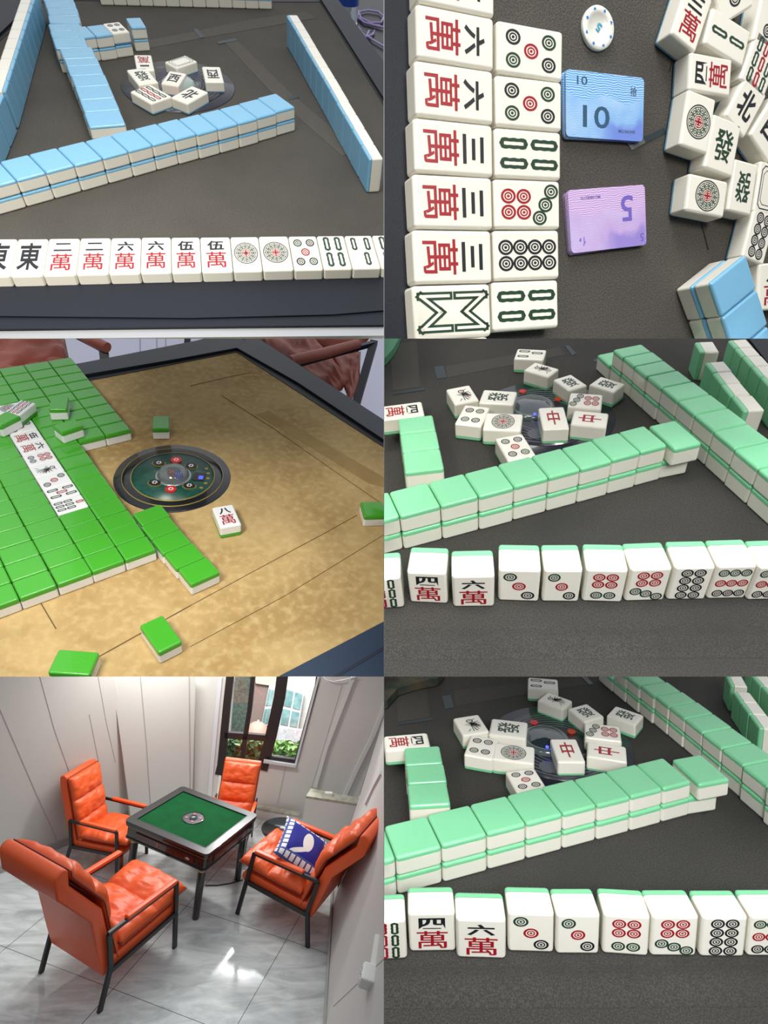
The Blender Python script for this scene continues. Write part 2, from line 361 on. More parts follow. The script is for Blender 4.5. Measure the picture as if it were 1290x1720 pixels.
def qt(a, b, c, kind, label, group=None, lev=1, flip=False, free=False):
    """lone lying tile from three corners of its upper face: a->b short side, a->c long side"""
    p = CUR[0]; d, h = POSE[p][2], POSE[p][3]
    A, B, D = (P(*q, lev*h) for q in (a, b, c)); e, n = B-A, D-A
    th = (math.atan2(e.y, e.x)+math.atan2(n.y, n.x)-math.pi/2 if abs(math.atan2(n.y, n.x)-math.pi/2-math.atan2(e.y, e.x)) < math.pi else math.atan2(e.y, e.x)+math.atan2(n.y, n.x)-math.pi/2+2*math.pi)/2
    ex = Vector((math.cos(th), math.sin(th), 0)); ny = Vector((-math.sin(th), math.cos(th), 0))
    cen = A+(e+n)/2; cen.z = (lev-.5)*h
    lo, hi = .80, 1.35
    sx = max(lo, min(hi, e.length/W0)); sy = max(lo, min(hi, n.length/d))
    if kind: M = axes(-ex, -ny, UP, cen) if flip else axes(ex, ny, UP, cen)
    else: M = axes(-ex, ny, -UP, cen)
    return tile(M, kind, label, group, (sx, sy, 1))
ORD = ['first', 'second', 'third', 'fourth', 'fifth', 'sixth', 'seventh', 'eighth', 'ninth', 'tenth', 'eleventh', 'twelfth', 'thirteenth', 'fourteenth', 'fifteenth', 'sixteenth', 'seventeenth', 'eighteenth', 'nineteenth']
LAY = ['bottom', 'top']
def row(px, z, l, label, group, layers=1, side=1, kinds=None, flip=False, skip=(), zb=0, start=0):
    """lying row along the pixel seams px (taken at height z); l is the tiles' length away from that edge"""
    p = CUR[0]; d, h = POSE[p][2], POSE[p][3]
    L = [P(u, v, z) for u, v in px]; g = (L[-1]-L[0]).normalized(); n = Vector((-g.y, g.x, 0))*side
    for i in range(len(L)-1):
        e = L[i+1]-L[i]; wd = e.length
        for k in range(layers):
            if (i, k) in skip: continue
            cen = (L[i]+L[i+1])/2+n*l/2; cen.z = zb+(k+.5)*h
            j = random.uniform(-.0004, .0004); cen += n*j
            kd = kinds[i] if kinds and k == layers-1 else None
            e1 = g*side
            if kd: M = axes(-e1, -n, UP, cen) if flip else axes(e1, n, UP, cen)
            else: M = axes(-e1, n, -UP, cen)
            tile(M, kd, label.format(o=ORD[min(i+start, 18)], l=LAY[k] if layers > 1 else '', k=KN.get(kd, '')), group, (wd/W0*.985, l/d, 1))
def stand(px, z, label, group, side=1, face_n=True, kinds=None, start=0, t=None, width=None):
    """row of upright tiles; px: seams of the reference edge at height z; thickness runs to n"""
    p = CUR[0]; d, h = POSE[p][2], POSE[p][3]; t = t or h
    L = [P(u, v, z) for u, v in px]; g = (L[-1]-L[0]).normalized(); n = Vector((-g.y, g.x, 0))*side
    for i in range(len(L)-1):
        wd = width or (L[i+1]-L[i]).length; cen = (L[i]+L[i+1])/2+n*t/2; cen.z = d/2
        f = n if face_n else -n
        tile(axes(UP.cross(f), UP, f, cen), kinds[i] if kinds else None, label.format(o=ORD[min(i+start, 18)], k=KN.get(kinds[i], '') if kinds else ''), group, (wd/W0*.985, 1, t/h))
def lerp(a, b, n): return [(a[0]+(b[0]-a[0])*i/n, a[1]+(b[1]-a[1])*i/n) for i in range(n+1)]
def plerp(a, b, n, z):
    """n equal steps on the table between two pixels, returned as pixels is not needed: gives 3D points through P later"""
    A, B = P(*a, z), P(*b, z); out = []
    for i in range(n+1):
        q = TAB[CUR[0]] @ (A+(B-A)*i/n); out.append((CX+F*q.x/q.z, CY+F*q.y/q.z))
    return out
KN = {'wan1': 'one of characters', 'wan2': 'two of characters', 'wan3': 'three of characters', 'wan4': 'four of characters', 'wan5': 'five of characters', 'wan6': 'six of characters', 'wan8': 'eight of characters',
      'east': 'black east wind', 'west': 'black west wind', 'north': 'black north wind', 'fa': 'green dragon', 'zhong': 'red dragon', 'white': 'framed blank dragon', 'bird': 'bird', 'dot1': 'one big dot', 'dot2': 'two dots', 'dot3': 'three dots', 'dot4': 'four dots',
      'dot5': 'five dots', 'dot6': 'six dots', 'dot6r': 'six dots', 'dot7': 'seven dots', 'dot7u': 'seven dots', 'dot8': 'eight dots', 'dot9': 'nine dots', 'bam2': 'two bamboos', 'bam3': 'three bamboos', 'bam4': 'four bamboos', 'bam5': 'five bamboos', 'bam7': 'seven bamboos', 'bam8': 'eight zigzag bamboos', 'bam9': 'nine bamboos'}
def slab(name, px, z0, z1, m, parent=None):
    """flat piece of the table whose outline is given on the photograph at height z1"""
    return MB().prism([tuple(q) for q in PP(px, z1)], z0, z1).obj(name, m, parent, world(CUR[0]) if parent is None else None)
def table(label, name='mahjong_table'):
    o = bpy.data.objects.new(name, None); C.objects.link(o); o.matrix_basis = world(CUR[0]); o.empty_display_size = .1
    tag(o, label, 'table'); REG.setdefault(CUR[0], []).append(o); return o
# ================================================================== TABLE 1: blue-backed tiles on grey felt
CUR[0] = 1; D1, H1 = POSE[1][2], POSE[1][3]
t = table('grey felt game table with dark rim under the walls of blue-backed tiles')
def child_slab(name, px, z0, z1, m, par): return MB().prism([tuple(q) for q in PP(px, z1)], z0, z1).obj(name, m, par)
child_slab('felt', [(-60, 80), (0, 62), (62, -4), (75, -60), (498, -60), (540, 8), (720, 290), (720, 462), (-60, 472)], -.012, 0, GREYFELT, t)
child_slab('felt_groove', [(-60, 120), (-60, 50), (58, -30), (90, -60), (500, -60), (545, 6), (720, 281), (720, 300), (538, 3), (500, 3), (75, 0), (0, 68)], -.012, .0008, DARKER, t)
child_slab('rim', [(502, -60), (524, -60), (570, 2), (720, 205), (720, 283)], -.03, .004, DARK, t)
child_slab('rim', [(-60, 40), (-60, -60), (50, -60), (66, -30), (58, 0), (0, 55), (-60, 105)], -.03, .004, DARK, t)
child_slab('rim', [(-60, 470), (720, 456), (720, 512), (645, 521), (560, 528), (320, 534), (-60, 530)], -.03, .003, DARK, t)
child_slab('rim_lip', [(-60, 528), (320, 534), (560, 528), (720, 510), (720, 545), (-60, 552)], -.03, .0012, DARK, t)
child_slab('shadow_gap', [(-60, 549), (720, 541), (720, 551), (-60, 559)], -.03, -.002, DARKER, t)
child_slab('metal_trim', [(-60, 557), (720, 548), (720, 563), (-60, 570)], -.02, -.0015, mat('brushed_silver', (186, 188, 190), .35, metal=.7), t)
child_slab('drawer_front', [(-60, 566), (720, 560), (720, 640), (-60, 640)], -.05, -.006, mat('dark_wood_brown', (70, 44, 38), .6), t)
STRIP = mat('worn_felt_strip', (88, 84, 78), .95, var=(78, 74, 68), vscale=600)
child_slab('felt_track', [(225, 72), (330, 52), (420, 33), (512, 19), (532, 30), (430, 48), (338, 64), (240, 83)], -.001, .0004, STRIP, t)
child_slab('felt_track', [(378, 72), (398, 67), (490, 158), (600, 250), (575, 262), (470, 170)], -.001, .0004, STRIP, t)
for q in ([(324, 49), (332, 48), (343, 62), (336, 64)], [(364, 70), (395, 64), (398, 68), (367, 74)], [(482, 163), (500, 160), (503, 164), (485, 168)]): child_slab('slot', q, -.001, .0008, SLOT, t)
def disc_unit(px_c, px_l, px_r, par, mats, ratio=(.80, .42, .27), extras=True):
    c = P(*px_c); r = (P(*px_r)-P(*px_l)).length/2
    MB().lathe([(0, .0006), (r*.985, .0014), (r, -.001), (0, -.001)], c[:2], 72).obj('console_disc', mats[0], par)
    MB().lathe([(r*ratio[0], .0014), (r*ratio[0], .0024), (0, .0024)], c[:2], 64).obj('console_face', mats[1], par)
    return c, r
c, r = disc_unit((300, 145), (204, 148), (397, 148), t, (mat('console_black', (32, 34, 46), .3, coat=.3), mat('console_inner', (58, 60, 70), .25, var=(30, 32, 40), vscale=60, coat=.5)), (.78, 0, 0))
g = MB()
for k in range(7): g.lathe([(r*(.32+.06*k), .0025), (r*(.325+.06*k), .0028), (r*(.33+.06*k), .0025)], c[:2], 64)
g.obj('engraved_rings', mat('console_line', (112, 114, 122), .4), t)
MB().lathe([(r*.3, .0024), (r*.27, .007), (r*.16, .011), (0, .0125)], c[:2], 40).obj('dice_dome', mat('dome_clear', (150, 168, 160), .05, coat=1, spec=.8), t)
RED = mat('red_button', (196, 38, 34), .35)
for a, b, m in ((2.35, .62, RED), (.75, .6, mat('orange_button', (190, 62, 22), .35)), (-.55, .62, RED), (-2.2, .62, RED)):
    q = (c.x+r*b*math.cos(a+.25), c.y+r*b*math.sin(a+.25)); MB().disc(q, r*.11, .0024, .004, 20).obj('button', m, t)
# walls of stacked tiles
Fx = [(496, 179), (463.8, 188), (432.6, 198.3), (399.8, 207.2), (366, 216.2), (330.7, 225.6), (293.7, 233.3), (255.8, 243), (215.4, 254), (171.9, 264.8), (125.4, 277.6), (76.7, 289), (28.1, 303), (-22, 316)]
row(Fx, 2*H1, .043, 'blue-backed tile, {l} layer, {o} from the free end of the long slanting wall', 'blue tiles in the slanting double wall', 2, -1)
row([(150.2, 213.6), (140.7, 188), (133, 167.6), (125.4, 145.8), (118.2, 127.1), (111.8, 111.3), (106.2, 98.5), (99.3, 79.8)], 2*H1, .0415, 'blue-backed tile, {l} layer, {o} behind the wall corner in the receding wall', 'blue tiles in the receding double wall', 2, -1)
row([(94, 80.6), (87, 62.7), (83.1, 51.2), (80.6, 39.7)], 2*H1, .0415, 'blue-backed tile, {l} layer, {o} of the three shifted sideways in the receding wall', 'blue tiles in the receding double wall', 2, -1)
row([(82.6, 38.4), (80, 25.6), (77.5, 13.3), (74.2, 2.6), (71, -8)], 2*H1, .0415, 'blue-backed tile, {l} layer, {o} of the far block of the receding wall', 'blue tiles in the receding double wall', 2, -1)
row([(133, 63.2), (161.5, 61.4), (189.5, 57.2), (217.4, 52.4)], 2*H1, .036, 'tile, {l} layer, {o} from the receding wall in the short far wall', 'tiles of the short far wall', 2, 1, kinds=[None, None, 'dot4'])
row([(220, 46), (245.6, 44.8)], 2*H1, .034, 'blue-backed tile, {l} layer, standing apart at the end of the short far wall', 'tiles of the short far wall', 2, 1)
row([(170+22.1*i, 9.5+.55*i-.0) for i in range(14)], 0, .04, 'ivory and blue tile, {o} along the farthest row at the table edge', 'tiles of the farthest row', 1, 1)
# upright hands of the other players
near = [(16, 205), (26, 180), (36, 156)]
lst = lerp((3.8, 236), (23, 186), 2)
stand([(-22, 287), (-7, 251), (7, 218), (19, 190)], D1/2, 'upright blue-backed tile, {o} of the three nearest in the side hand', 'upright tiles of the side hand', 1, True, t=.018)
stand(plerp((21, 186), (72, 10), 11, D1/2), D1/2, 'upright blue-backed tile, {o} of the eleven receding in the side hand', 'upright tiles of the side hand', 1, True, t=.018)
top = [(629.5, 276), (611, 250), (597, 221), (580, 196), (568, 174), (556, 152), (545, 134), (534, 116), (524, 100), (513, 82), (505, 67), (498, 56), (491, 45), (484, 34.5)]
bas = plerp((604, 313.3), (476.6, 65.2), 13, 0)
stand([((a[0]*.6+b[0]*.4), (a[1]*.6+b[1]*.4)) for a, b in zip(top, bas)], D1*.6, 'upright tile with blue back, {o} from the near end of the hand by the rim', 'upright tiles of the far-side hand', -1, True, t=.018)
# the player's own hand, faces up on the table edge
kn = ['east', 'east', 'wan2', 'wan2', 'wan6', 'wan6', 'wan5', 'wan5', 'dot1', 'dot1', 'dot5', 'bam4', 'bam3', 'bam4']
xs = [-41, 15.9, 71, 127, 181.6, 235, 287.6, 338.4, 391.6, 441.5, 494, 543.8, 592.5, 641, 690]
row([(x, 463.4-.0205*x) for x in xs], H1, .0605, 'ivory tile with {k}, {o} of the face-up hand along the near rim', 'face-up hand along the near rim', 1, 1, kinds=kn)
G = 'discards on the round console of the blue-tile table'
qt((227, 118), (256.6, 117), (227.2, 92), 'wan1', 'one of characters tile turned upside down at the back of the console', G, flip=True)
qt((227.7, 144.5), (258.4, 136.9), (219.5, 117.7), 'fa', 'green dragon tile between the one of characters and the nine bamboos', G)
qt((252, 177.5), (279.8, 161.2), (227, 153.5), 'bam9', 'nine bamboos tile with red middle column at the console edge', G)
qt((328.2, 102.3), (310.8, 90.8), (296.8, 116), 'white', 'tile with an empty black frame lying at the back of the console', G)
qt((271, 139.4), (300.6, 145), (283.5, 117.7), 'west', 'black west wind tile in the middle of the console', G)
qt((342.5, 137.5), (374.5, 136.9), (340.5, 111.5), 'west', 'black west wind tile turned upside down at the console rim', G, flip=True)
qt((343, 153.5), (319.8, 140.7), (317.2, 177), 'north', 'black north wind tile nearest the slanting wall', G)
# floor of the room behind, bottle and cable
fl = MB().prism([tuple(q) for q in PP([(600, -60), (740, -60), (740, 330), (600, 120)], -.10)], -.11, -.10).obj('shelf_board', mat('black_shelf', (24, 25, 30), .35), None, world(1)); tag(fl, 'black glossy shelf board beyond the rim carrying a bottle and a cable', 'shelf')
wd = MB().prism([tuple(q) for q in PP([(560, -60), (740, -60), (740, 14), (640, 12), (600, 6), (545, -10)], -.13)], -.14, -.13).obj('wooden_floor_board', mat('brown_wood', (120, 84, 52), .5, var=(86, 56, 34), vscale=40), None, world(1)); tag(wd, 'brown wooden board seen behind the bottle', 'floorboard')
b = P(583, 34, -.10)
bt = bpy.data.objects.new('water_bottle', None); C.objects.link(bt); REG[1].append(bt); bt.matrix_basis = world(1) @ Matrix.Translation(b); tag(bt, 'clear water bottle with a blue label beyond the table rim', 'bottle')
MB().lathe([(0, 0), (.021, 0), (.023, .005), (.022, .02), (.023, .03)], n=32).obj('bottle_base', mat('clear_plastic', (196, 206, 214), .1, trans=.6, spec=.6), bt)
MB().lathe([(.0235, .03), (.0235, .05)], n=32).obj('label', mat('label_blue', (32, 70, 160), .35), bt)
MB().lathe([(.0235, .05), (.0235, .085), (.018, .10), (.01, .11)], n=32).obj('bottle_shoulder', mat('label_pale', (186, 212, 236), .3), bt)
for nm, sp, lb in (('cable', [(601, 18, 0), (606, 30, 0), (622, 38, 0), (640, 38, 0), (645, 28, 0), (636, 20, 0), (618, 17, 0), (604, 20, 0), (600, 28, 0), (612, 38, 0), (640, 45, 0), (660, 48, 0)], 'lilac charging cable looped on the black shelf'),
                  ('charging_cable', [(602, 46, 0), (608, 56, 0), (615, 62, 0), (626, 58, 0), (629, 52, 0), (620, 52, 0), (616, 60, 0), (628, 68, 0), (645, 78, 0), (665, 88, 0)], 'lilac cable end with a plug below the looped cable')):
    o = MB().tube([P(u, v, -.096) for u, v, _ in sp], .0022, 8).obj(nm, mat('lilac_rubber', (176, 160, 214), .4), None, world(1)); tag(o, lb, 'cable')

# ================================================================== TABLE 2: cards and face-up tiles, seen steeply
CUR[0] = 2; D2, H2 = POSE[2][2], POSE[2][3]
t = table('grey felt game table carrying the play money and loose ivory tiles')
slab_ = child_slab
slab_('felt', [(690, -80), (1360, -80), (1360, 640), (690, 640)], -.012, 0, GREYFELT, t)
slab_('felt_groove', [(688, -80), (704, -80), (699, 640), (683, 640)], -.012, .0008, DARKER, t)
slab_('rim', [(600, -80), (692, -80), (688, 640), (600, 640)], -.03, .004, DARK, t)
slab_('slot', [(1060, 240), (1115, 214), (1120, 222), (1066, 250)], -.001, .0006, SLOT, t)
SEAM = mat('seam_line', (54, 50, 46), .9)
def seam(par, pts, wdt=.0006, m=None):
    q = [P(u, v, .0004) for u, v in pts]; g = MB()
    for a, b in zip(q, q[1:]): g.bar(a, b, wdt, .0006)
    return g.obj('felt_seam', m or SEAM, par)
seam(t, [(1172, 350), (1190, 420)]); seam(t, [(1125, 120), (1140, 60)])
sl = [(701, -90), (700, 6), (698, 102), (696, 199), (694.5, 294), (694.5, 389), (694.5, 484), (694.5, 580)]
sr = [(833, -62), (832, 27), (830.6, 115.5), (830, 206), (829.3, 294), (828.5, 382), (826.7, 470.5), (824.7, 560)]
def quads(L, Rr, kinds, label, group, lev=1):
    for i, k in enumerate(kinds):
        # edge a..b runs down the picture, the tile's length runs across
        a, b, c = L[i], L[i+1], Rr[i]
        h = POSE[CUR[0]][3]; A, B, Cc, Dd = (P(*q, lev*h) for q in (L[i], L[i+1], Rr[i], Rr[i+1]))
        e = ((B-A)+(Dd-Cc))/2; n = ((Cc-A)+(Dd-B))/2; th = math.atan2(e.y-n.x, e.x+n.y) if False else math.atan2(n.y, n.x)-math.pi/2
        th2 = math.atan2(e.y, e.x); dd = (th2-th+math.pi) % (2*math.pi)-math.pi; th += dd*.5
        ex = Vector((math.cos(th), math.sin(th), 0)); ny = Vector((-math.sin(th), math.cos(th), 0)); cen = (A+B+Cc+Dd)/4; cen.z = (lev-.5)*h
        tile(axes(ex, ny, UP, cen), k, label.format(o=ORD[i], k=KN[k]), group, (e.length/W0*.98, n.length/POSE[CUR[0]][2]*.985, 1))
quads(sl, sr, ['wan6', 'wan6', 'wan6', 'wan3', 'wan3', 'wan3', 'bam8'], 'ivory tile with {k}, {o} down the column along the dark rim', 'face-up column along the rim')
quads([(694.5, 578), (694, 670)], [(824.7, 560), (822, 640)], ['bam8'], 'ivory tile cut off at the foot of the column along the rim', 'face-up column along the rim')
l2 = [(835.7, 32), (833.5, 125.5), (832, 215), (831, 302), (830, 388), (829.5, 477), (826, 565)]
r2 = [(948.3, 51), (946, 135), (945, 219), (943, 300), (941.5, 383), (940.5, 465), (938.5, 545)]
quads(l2, r2, ['dot5', 'dot5', 'bam4', 'dot7', 'dot8', 'bam4'], 'ivory tile with {k}, {o} down the column beside the play money', 'face-up column beside the play money')
G = 'loose face-up tiles heaped on the card table'
qt((1127.5, 50), (1169.8, 79.5), (1157, -26), 'wan3', 'characters tile tilted at the top end of the loose tiles', G)
qt((1249, 109), (1261.4, 57.6), (1184, 68), 'bam2', 'two bamboos tile below the topmost characters tile', G)
qt((1227, 162.4), (1231, 101), (1157, 150), 'wan4', 'four of characters tile with red character, above the two big-dot tiles', G)
qt((1140.4, 244.3), (1187.7, 257), (1158.3, 151), 'dot1', 'big dot tile standing higher, just below the four of characters', G)
qt((1182.6, 275), (1231, 289), (1199, 199.5), 'fa', 'green dragon tile between the two big-dot tiles', G)
qt((1215.8, 365.7), (1224.8, 304.3), (1150.6, 354.2), 'dot1', 'big dot tile nearest the blue-backed stack', G)
qt((1223.5, 349), (1262.5, 360), (1234, 268), 'fa', 'green dragon tile with thick leaves beside the lower big dot', G, flip=True)
qt((1266.5, 345), (1306, 354), (1277, 280), 'white', 'framed blank tile at the outer end of the heap', G)
qt((1246.5, 431), (1283, 447), (1268.3, 345), 'dot8', 'eight dots tile behind the blue-backed stack', G)
qt((1215.8, 190.6), (1250.4, 226.4), (1258, 125.4), 'north', 'tile with a thick black wind character in the heap', G)
qt((1258, 222), (1293, 268), (1300, 165), 'west', 'cut-off tile with a black character below the thick wind tile', G)
qt((1251.6, 112.6), (1290, 153.5), (1267, 62), 'bam9', 'nine bamboos tile cut off at the outer edge', G)
qt((1264, 58), (1302, 74), (1284, -12), 'dot2', 'dotted tile cut off above the nine bamboos', G)
qt((1212, 20.5), (1267, -3), (1190, -44), 'dot2', 'dotted tile cut off beside the topmost characters tile', G)
qt((1280, 501), (1330, 520), (1271, 440), 'wan8', 'red characters tile half hidden by the blue-backed stack', G)
row([(1192.8, 475.7), (1213.3, 533.3), (1234, 594), (1256, 660)], 2*H2, .040, 'blue-backed tile, {l} layer, {o} down the double stack', 'blue-backed double stack', 2, 1)
# play money
def rrect(w, h, r, n=6):
    o = []
    for cx, cy, a in ((w/2-r, h/2-r, 0), (-w/2+r, h/2-r, 90), (-w/2+r, -h/2+r, 180), (w/2-r, -h/2+r, 270)):
        o += [(cx+r*math.cos(math.radians(a+90*k/n)), cy+r*math.sin(math.radians(a+90*k/n))) for k in range(n+1)]
    return o
def note_mat(name, light, deep, ink):
    if name in MATS: return MATS[name]
    m = bpy.data.materials.new(name); m.use_nodes = True; nt = m.node_tree; b = nt.nodes['Principled BSDF']; b.inputs['Roughness'].default_value = .35; b.inputs['Coat Weight'].default_value = .2
    tc = nt.nodes.new('ShaderNodeTexCoord'); sx = nt.nodes.new('ShaderNodeSeparateXYZ'); nt.links.new(tc.outputs['Object'], sx.inputs[0])
    def wave(sc_, dist, dirn, det=1):
        n = nt.nodes.new('ShaderNodeTexWave'); n.bands_direction = dirn; n.inputs['Scale'].default_value = sc_; n.inputs['Distortion'].default_value = dist; n.inputs['Detail'].default_value = 0; n.inputs['Detail Scale'].default_value = det
        nt.links.new(tc.outputs['Object'], n.inputs['Vector']); return n.outputs['Fac']
    def mr(x, a, b_, c_=0, d=1):
        n = nt.nodes.new('ShaderNodeMapRange'); n.inputs[1].default_value = a; n.inputs[2].default_value = b_; n.inputs[3].default_value = c_; n.inputs[4].default_value = d; nt.links.new(x, n.inputs[0]); return n.outputs[0]
    def mx(f, a, c2):
        n = nt.nodes.new('ShaderNodeMix'); n.data_type = 'RGBA'; nt.links.new(f, n.inputs[0])
        if hasattr(a, 'links'): nt.links.new(a, n.inputs[6])
        else: n.inputs[6].default_value = (*lin(a), 1)
        n.inputs[7].default_value = (*lin(c2), 1); return n.outputs[2]
    def mul(a, c2):
        n = nt.nodes.new('ShaderNodeMath'); n.operation = 'MULTIPLY'; nt.links.new(a, n.inputs[0]); nt.links.new(c2, n.inputs[1]); return n.outputs[0]
    def add(a, c2, k):
        n = nt.nodes.new('ShaderNodeMath'); n.operation = 'MULTIPLY_ADD'; nt.links.new(c2, n.inputs[0]); n.inputs[1].default_value = k; nt.links.new(a, n.inputs[2]); return n.outputs[0]
    hump = wave(9, 0, 'X'); yy = add(sx.outputs['Y'], hump, .004)
    band = mr(yy, .006, .0075); nz = nt.nodes.new('ShaderNodeTexNoise'); nz.inputs['Scale'].default_value = 45; nt.links.new(tc.outputs['Object'], nz.inputs['Vector'])
    col = mx(mr(nz.outputs['Fac'], .35, .7), light, tuple(int(x*.5+y*.5) for x, y in zip(light, deep)))
    col = mx(mul(mr(wave(300, 6, 'Y'), .55, .8), mr(yy, .02, .0, 0, .5)), col, ink)
    col = mx(band, col, deep)
    lines = mr(wave(230, 4, 'Y'), .5, .75); col = mx(mul(band, lines), col, tuple(int(x*.7+255*.3) for x in light))
    mount = mr(add(sx.outputs['Y'], nz.outputs['Fac'], -.03), -.026, -.031); col = mx(mul(mount, mr(sx.outputs['X'], -.01, .008)), col, ink)
    nt.links.new(col, b.inputs['Base Color']); MATS[name] = m; return m
def note(pts, name, mt, z, label, texts, n=5):
    tr, br, cx_ = pts                         # two right-hand corners and one point on the top edge
    A, B, E = P(*tr, z), P(*br, z), P(*cx_, z); xd = (A-E).normalized(); yd = (A-B); yd = (yd-xd*yd.dot(xd)); hh = yd.length; yd.normalize(); ww = hh*1.68
    if xd.cross(yd).z < 0: yd = -yd; 
    cen = (A+B)/2-xd*ww/2
    for k in range(n):
        off = Vector((random.uniform(-.0006, .0006), random.uniform(-.0006, .0006), 0)) if k < n-1 else Vector((0, 0, 0))
        zc = z*(k+.5)/n; M = world(2) @ axes(xd, yd, UP, Vector((cen.x, cen.y, zc))+off) @ Matrix.Rotation((n-1-k)*.006, 4, 'Z')
        o = MB().prism(rrect(ww, hh, .003), -z/n*.46, z/n*.46).obj('play_money_card', mt, None, M)
        tag(o, label+(' lying on top' if k == n-1 else ', %s below the top card' % ORD[n-2-k]), 'play money', 'stacked '+name)
        if k == n-1:
            g = Glyph(); cols = [mat(name+'_ink', texts[0][0], .4), mat(name+'_ink2', texts[0][1], .4)]
            for s_, x, y, tw, th_, rot, ci in texts[1:]: g.text(s_, x*ww, y*hh, tw*ww, th_*hh, ci, .01, rot)
            new('printed_figures', mesh('printed_figures', [(x, y, z/n*.46+.0001) for x, y in g.v], g.f, cols, g.mi), o)
note(((1081, 131), (1081, 238), (1000, 121.5)), 'blue ten notes', note_mat('note_blue', (170, 208, 238), (84, 156, 222), (110, 136, 214)), .005, 'blue ten-yuan play money card',
     [((44, 84, 112), (70, 90, 110)), ('10', -.12, -.17, .34, .34, 0, 0), ('10', -.30, .36, .13, .13, 0, 0), ('拾', .36, .27, .085, .15, 0, 1), ('MG·042990', .28, -.36, .22, .05, 0, 1)])
note(((1082, 310), (1087, 411), (1000, 316)), 'lilac five notes', note_mat('note_lilac', (206, 188, 226), (190, 146, 206), (150, 132, 206)), .005, 'lilac five-yuan play money card',
     [((112, 96, 186), (104, 90, 160)), ('5', .25, .14, .16, .42, math.pi, 0), ('5', .44, -.36, .05, .13, math.pi, 0), ('伍', -.36, -.33, .10, .15, math.pi, 0), ('MG·08083170', -.22, .36, .25, .05, math.pi, 1)])
# poker chip
cc = P(1006, 46, .003); cr = .0118*88/84
chip = bpy.data.objects.new('poker_chip', None); C.objects.link(chip); REG[2].append(chip)
rr = (P(1006, 84, .003)-P(1006, 8, .003)).length/2
chip.matrix_basis = world(2) @ Matrix.Translation((cc.x, cc.y, 0)); tag(chip, 'white poker chip with small blue suit marks and a blue centre', 'poker chip')
CH = mat('chip_white', (228, 228, 218), .35)
MB().lathe([(0, 0), (rr*.96, 0), (rr, .0006), (rr, .0026), (rr*.96, .0032), (rr*.66, .0032), (rr*.64, .0028), (0, .0028)], n=64).obj('chip_body', CH, chip)
g = Glyph(); old = ASP; ASP = 1
for k in range(8):
    a = math.pi/8+k*math.pi/4; x, y = .82*math.cos(a), .82*math.sin(a); s_ = .075; u = (math.cos(a), math.sin(a)); v_ = (-u[1], u[0])
    pt = lambda i, j: (x+u[0]*i*s_+v_[0]*j*s_, y+u[1]*i*s_+v_[1]*j*s_)
    g.add([pt(1.3, 0), pt(.2, 1), pt(-.6, .9), pt(-.4, .2), pt(-1.1, .3), pt(-1.1, -.3), pt(-.4, -.2), pt(-.6, -.9), pt(.2, -1)], [(0, 1, 2, 3, 4, 5, 6, 7, 8)] if k % 2 else [(0, 1, 2, 3, 6, 7, 8)], 0)
new('suit_marks', mesh('suit_marks', [(x*rr, y*rr, .0034) for x, y in g.v], g.f, [mat('chip_blue', (36, 120, 200), .4)], g.mi), chip)
g = Glyph(); g.text('5', 0, 0, .3, .42, 0, .03, -2.1); ASP = old
new('printed_centre', mesh('printed_centre', [(x*rr, y*rr, .0031) for x, y in g.v], g.f, [mat('chip_teal', (70, 160, 190), .4)], g.mi), chip)
o = MB().prism([tuple(q) for q in PP([(1052, 236), (1078, 226), (1084, 240), (1062, 252)], .0012)], .0004, .0012).obj('plastic_sleeve', mat('clear_sleeve', (150, 150, 150), .15, alpha=.35, coat=1), None, world(2)); tag(o, 'corner of a clear plastic sleeve under the blue play money', 'plastic sleeve')

# ================================================================== TABLE 3: green-backed tiles on tan felt
CUR[0] = 3; D3, H3 = POSE[3][2], POSE[3][3]
t = table('tan felt game table with dark rim carrying the green-backed tiles')
c00 = (397.3, 589)
slab_('felt', [(-60, 668), (0, 655), (160, 634), c00, (645, 748), (720, 796), (720, 1004), (645, 1043.7), (473.5, 1133), (330, 1220), (-60, 1220)], -.012, 0, TANFELT, t)
slab_('felt_groove', [(-60, 664), (0, 651), (300, 600), (398, 582), (500, 640), (720, 782), (720, 802), (645, 751), (397.3, 591), (160, 637), (-60, 672)], -.012, .0012, DARKER, t)
R3 = mat('rim_black_blue', (30, 38, 48), .4, bump=.1, bscale=1200)
slab_('rim', [(-60, 662), (-60, 648), (0, 635), (150, 607), (330, 572), (352, 566), (400, 566), (412, 573), (398, 584), (300, 602), (0, 653)], -.03, .006, R3, t)
slab_('rim', [(398, 584), (412, 572), (405, 560), (430, 566), (640, 702), (720, 755), (720, 788), (500, 642)], -.03, .006, R3, t)
slab_('rim', [(478, 1131), (645, 1044), (720, 1004), (720, 1240), (330, 1240)], -.03, .004, mat('rim_blue_grey', (48, 62, 82), .35, bump=.1, bscale=1200), t)
slab_('rim_crease', [(560, 1135), (645, 1085), (720, 1045), (720, 1051), (645, 1091), (568, 1137)], -.001, .0046, mat('crease', (34, 42, 58), .5), t)
TS = mat('tan_seam', (104, 82, 48), .9)
for s_, wdt in (([(94, 1056), (69, 1014)], .0012), ([(320, 1017), (440, 952), (548, 894), (600, 865)], .0007), ([(166, 1103), (320, 1017)], .0012), ([(372, 664), (460, 720), (560, 790), (640, 845)], .0005), ([(320, 1086), (480, 1000), (645, 898)], .0005), ([(320, 648), (380, 634), (420, 626)], .0005)): seam(t, s_, wdt, TS)
slab_('felt_track', [(452, 690), (645, 802), (645, 818), (620, 812), (540, 762), (430, 696)], -.001, .0003, mat('worn_tan', (172, 144, 94), .95, var=(158, 130, 82), vscale=30), t)
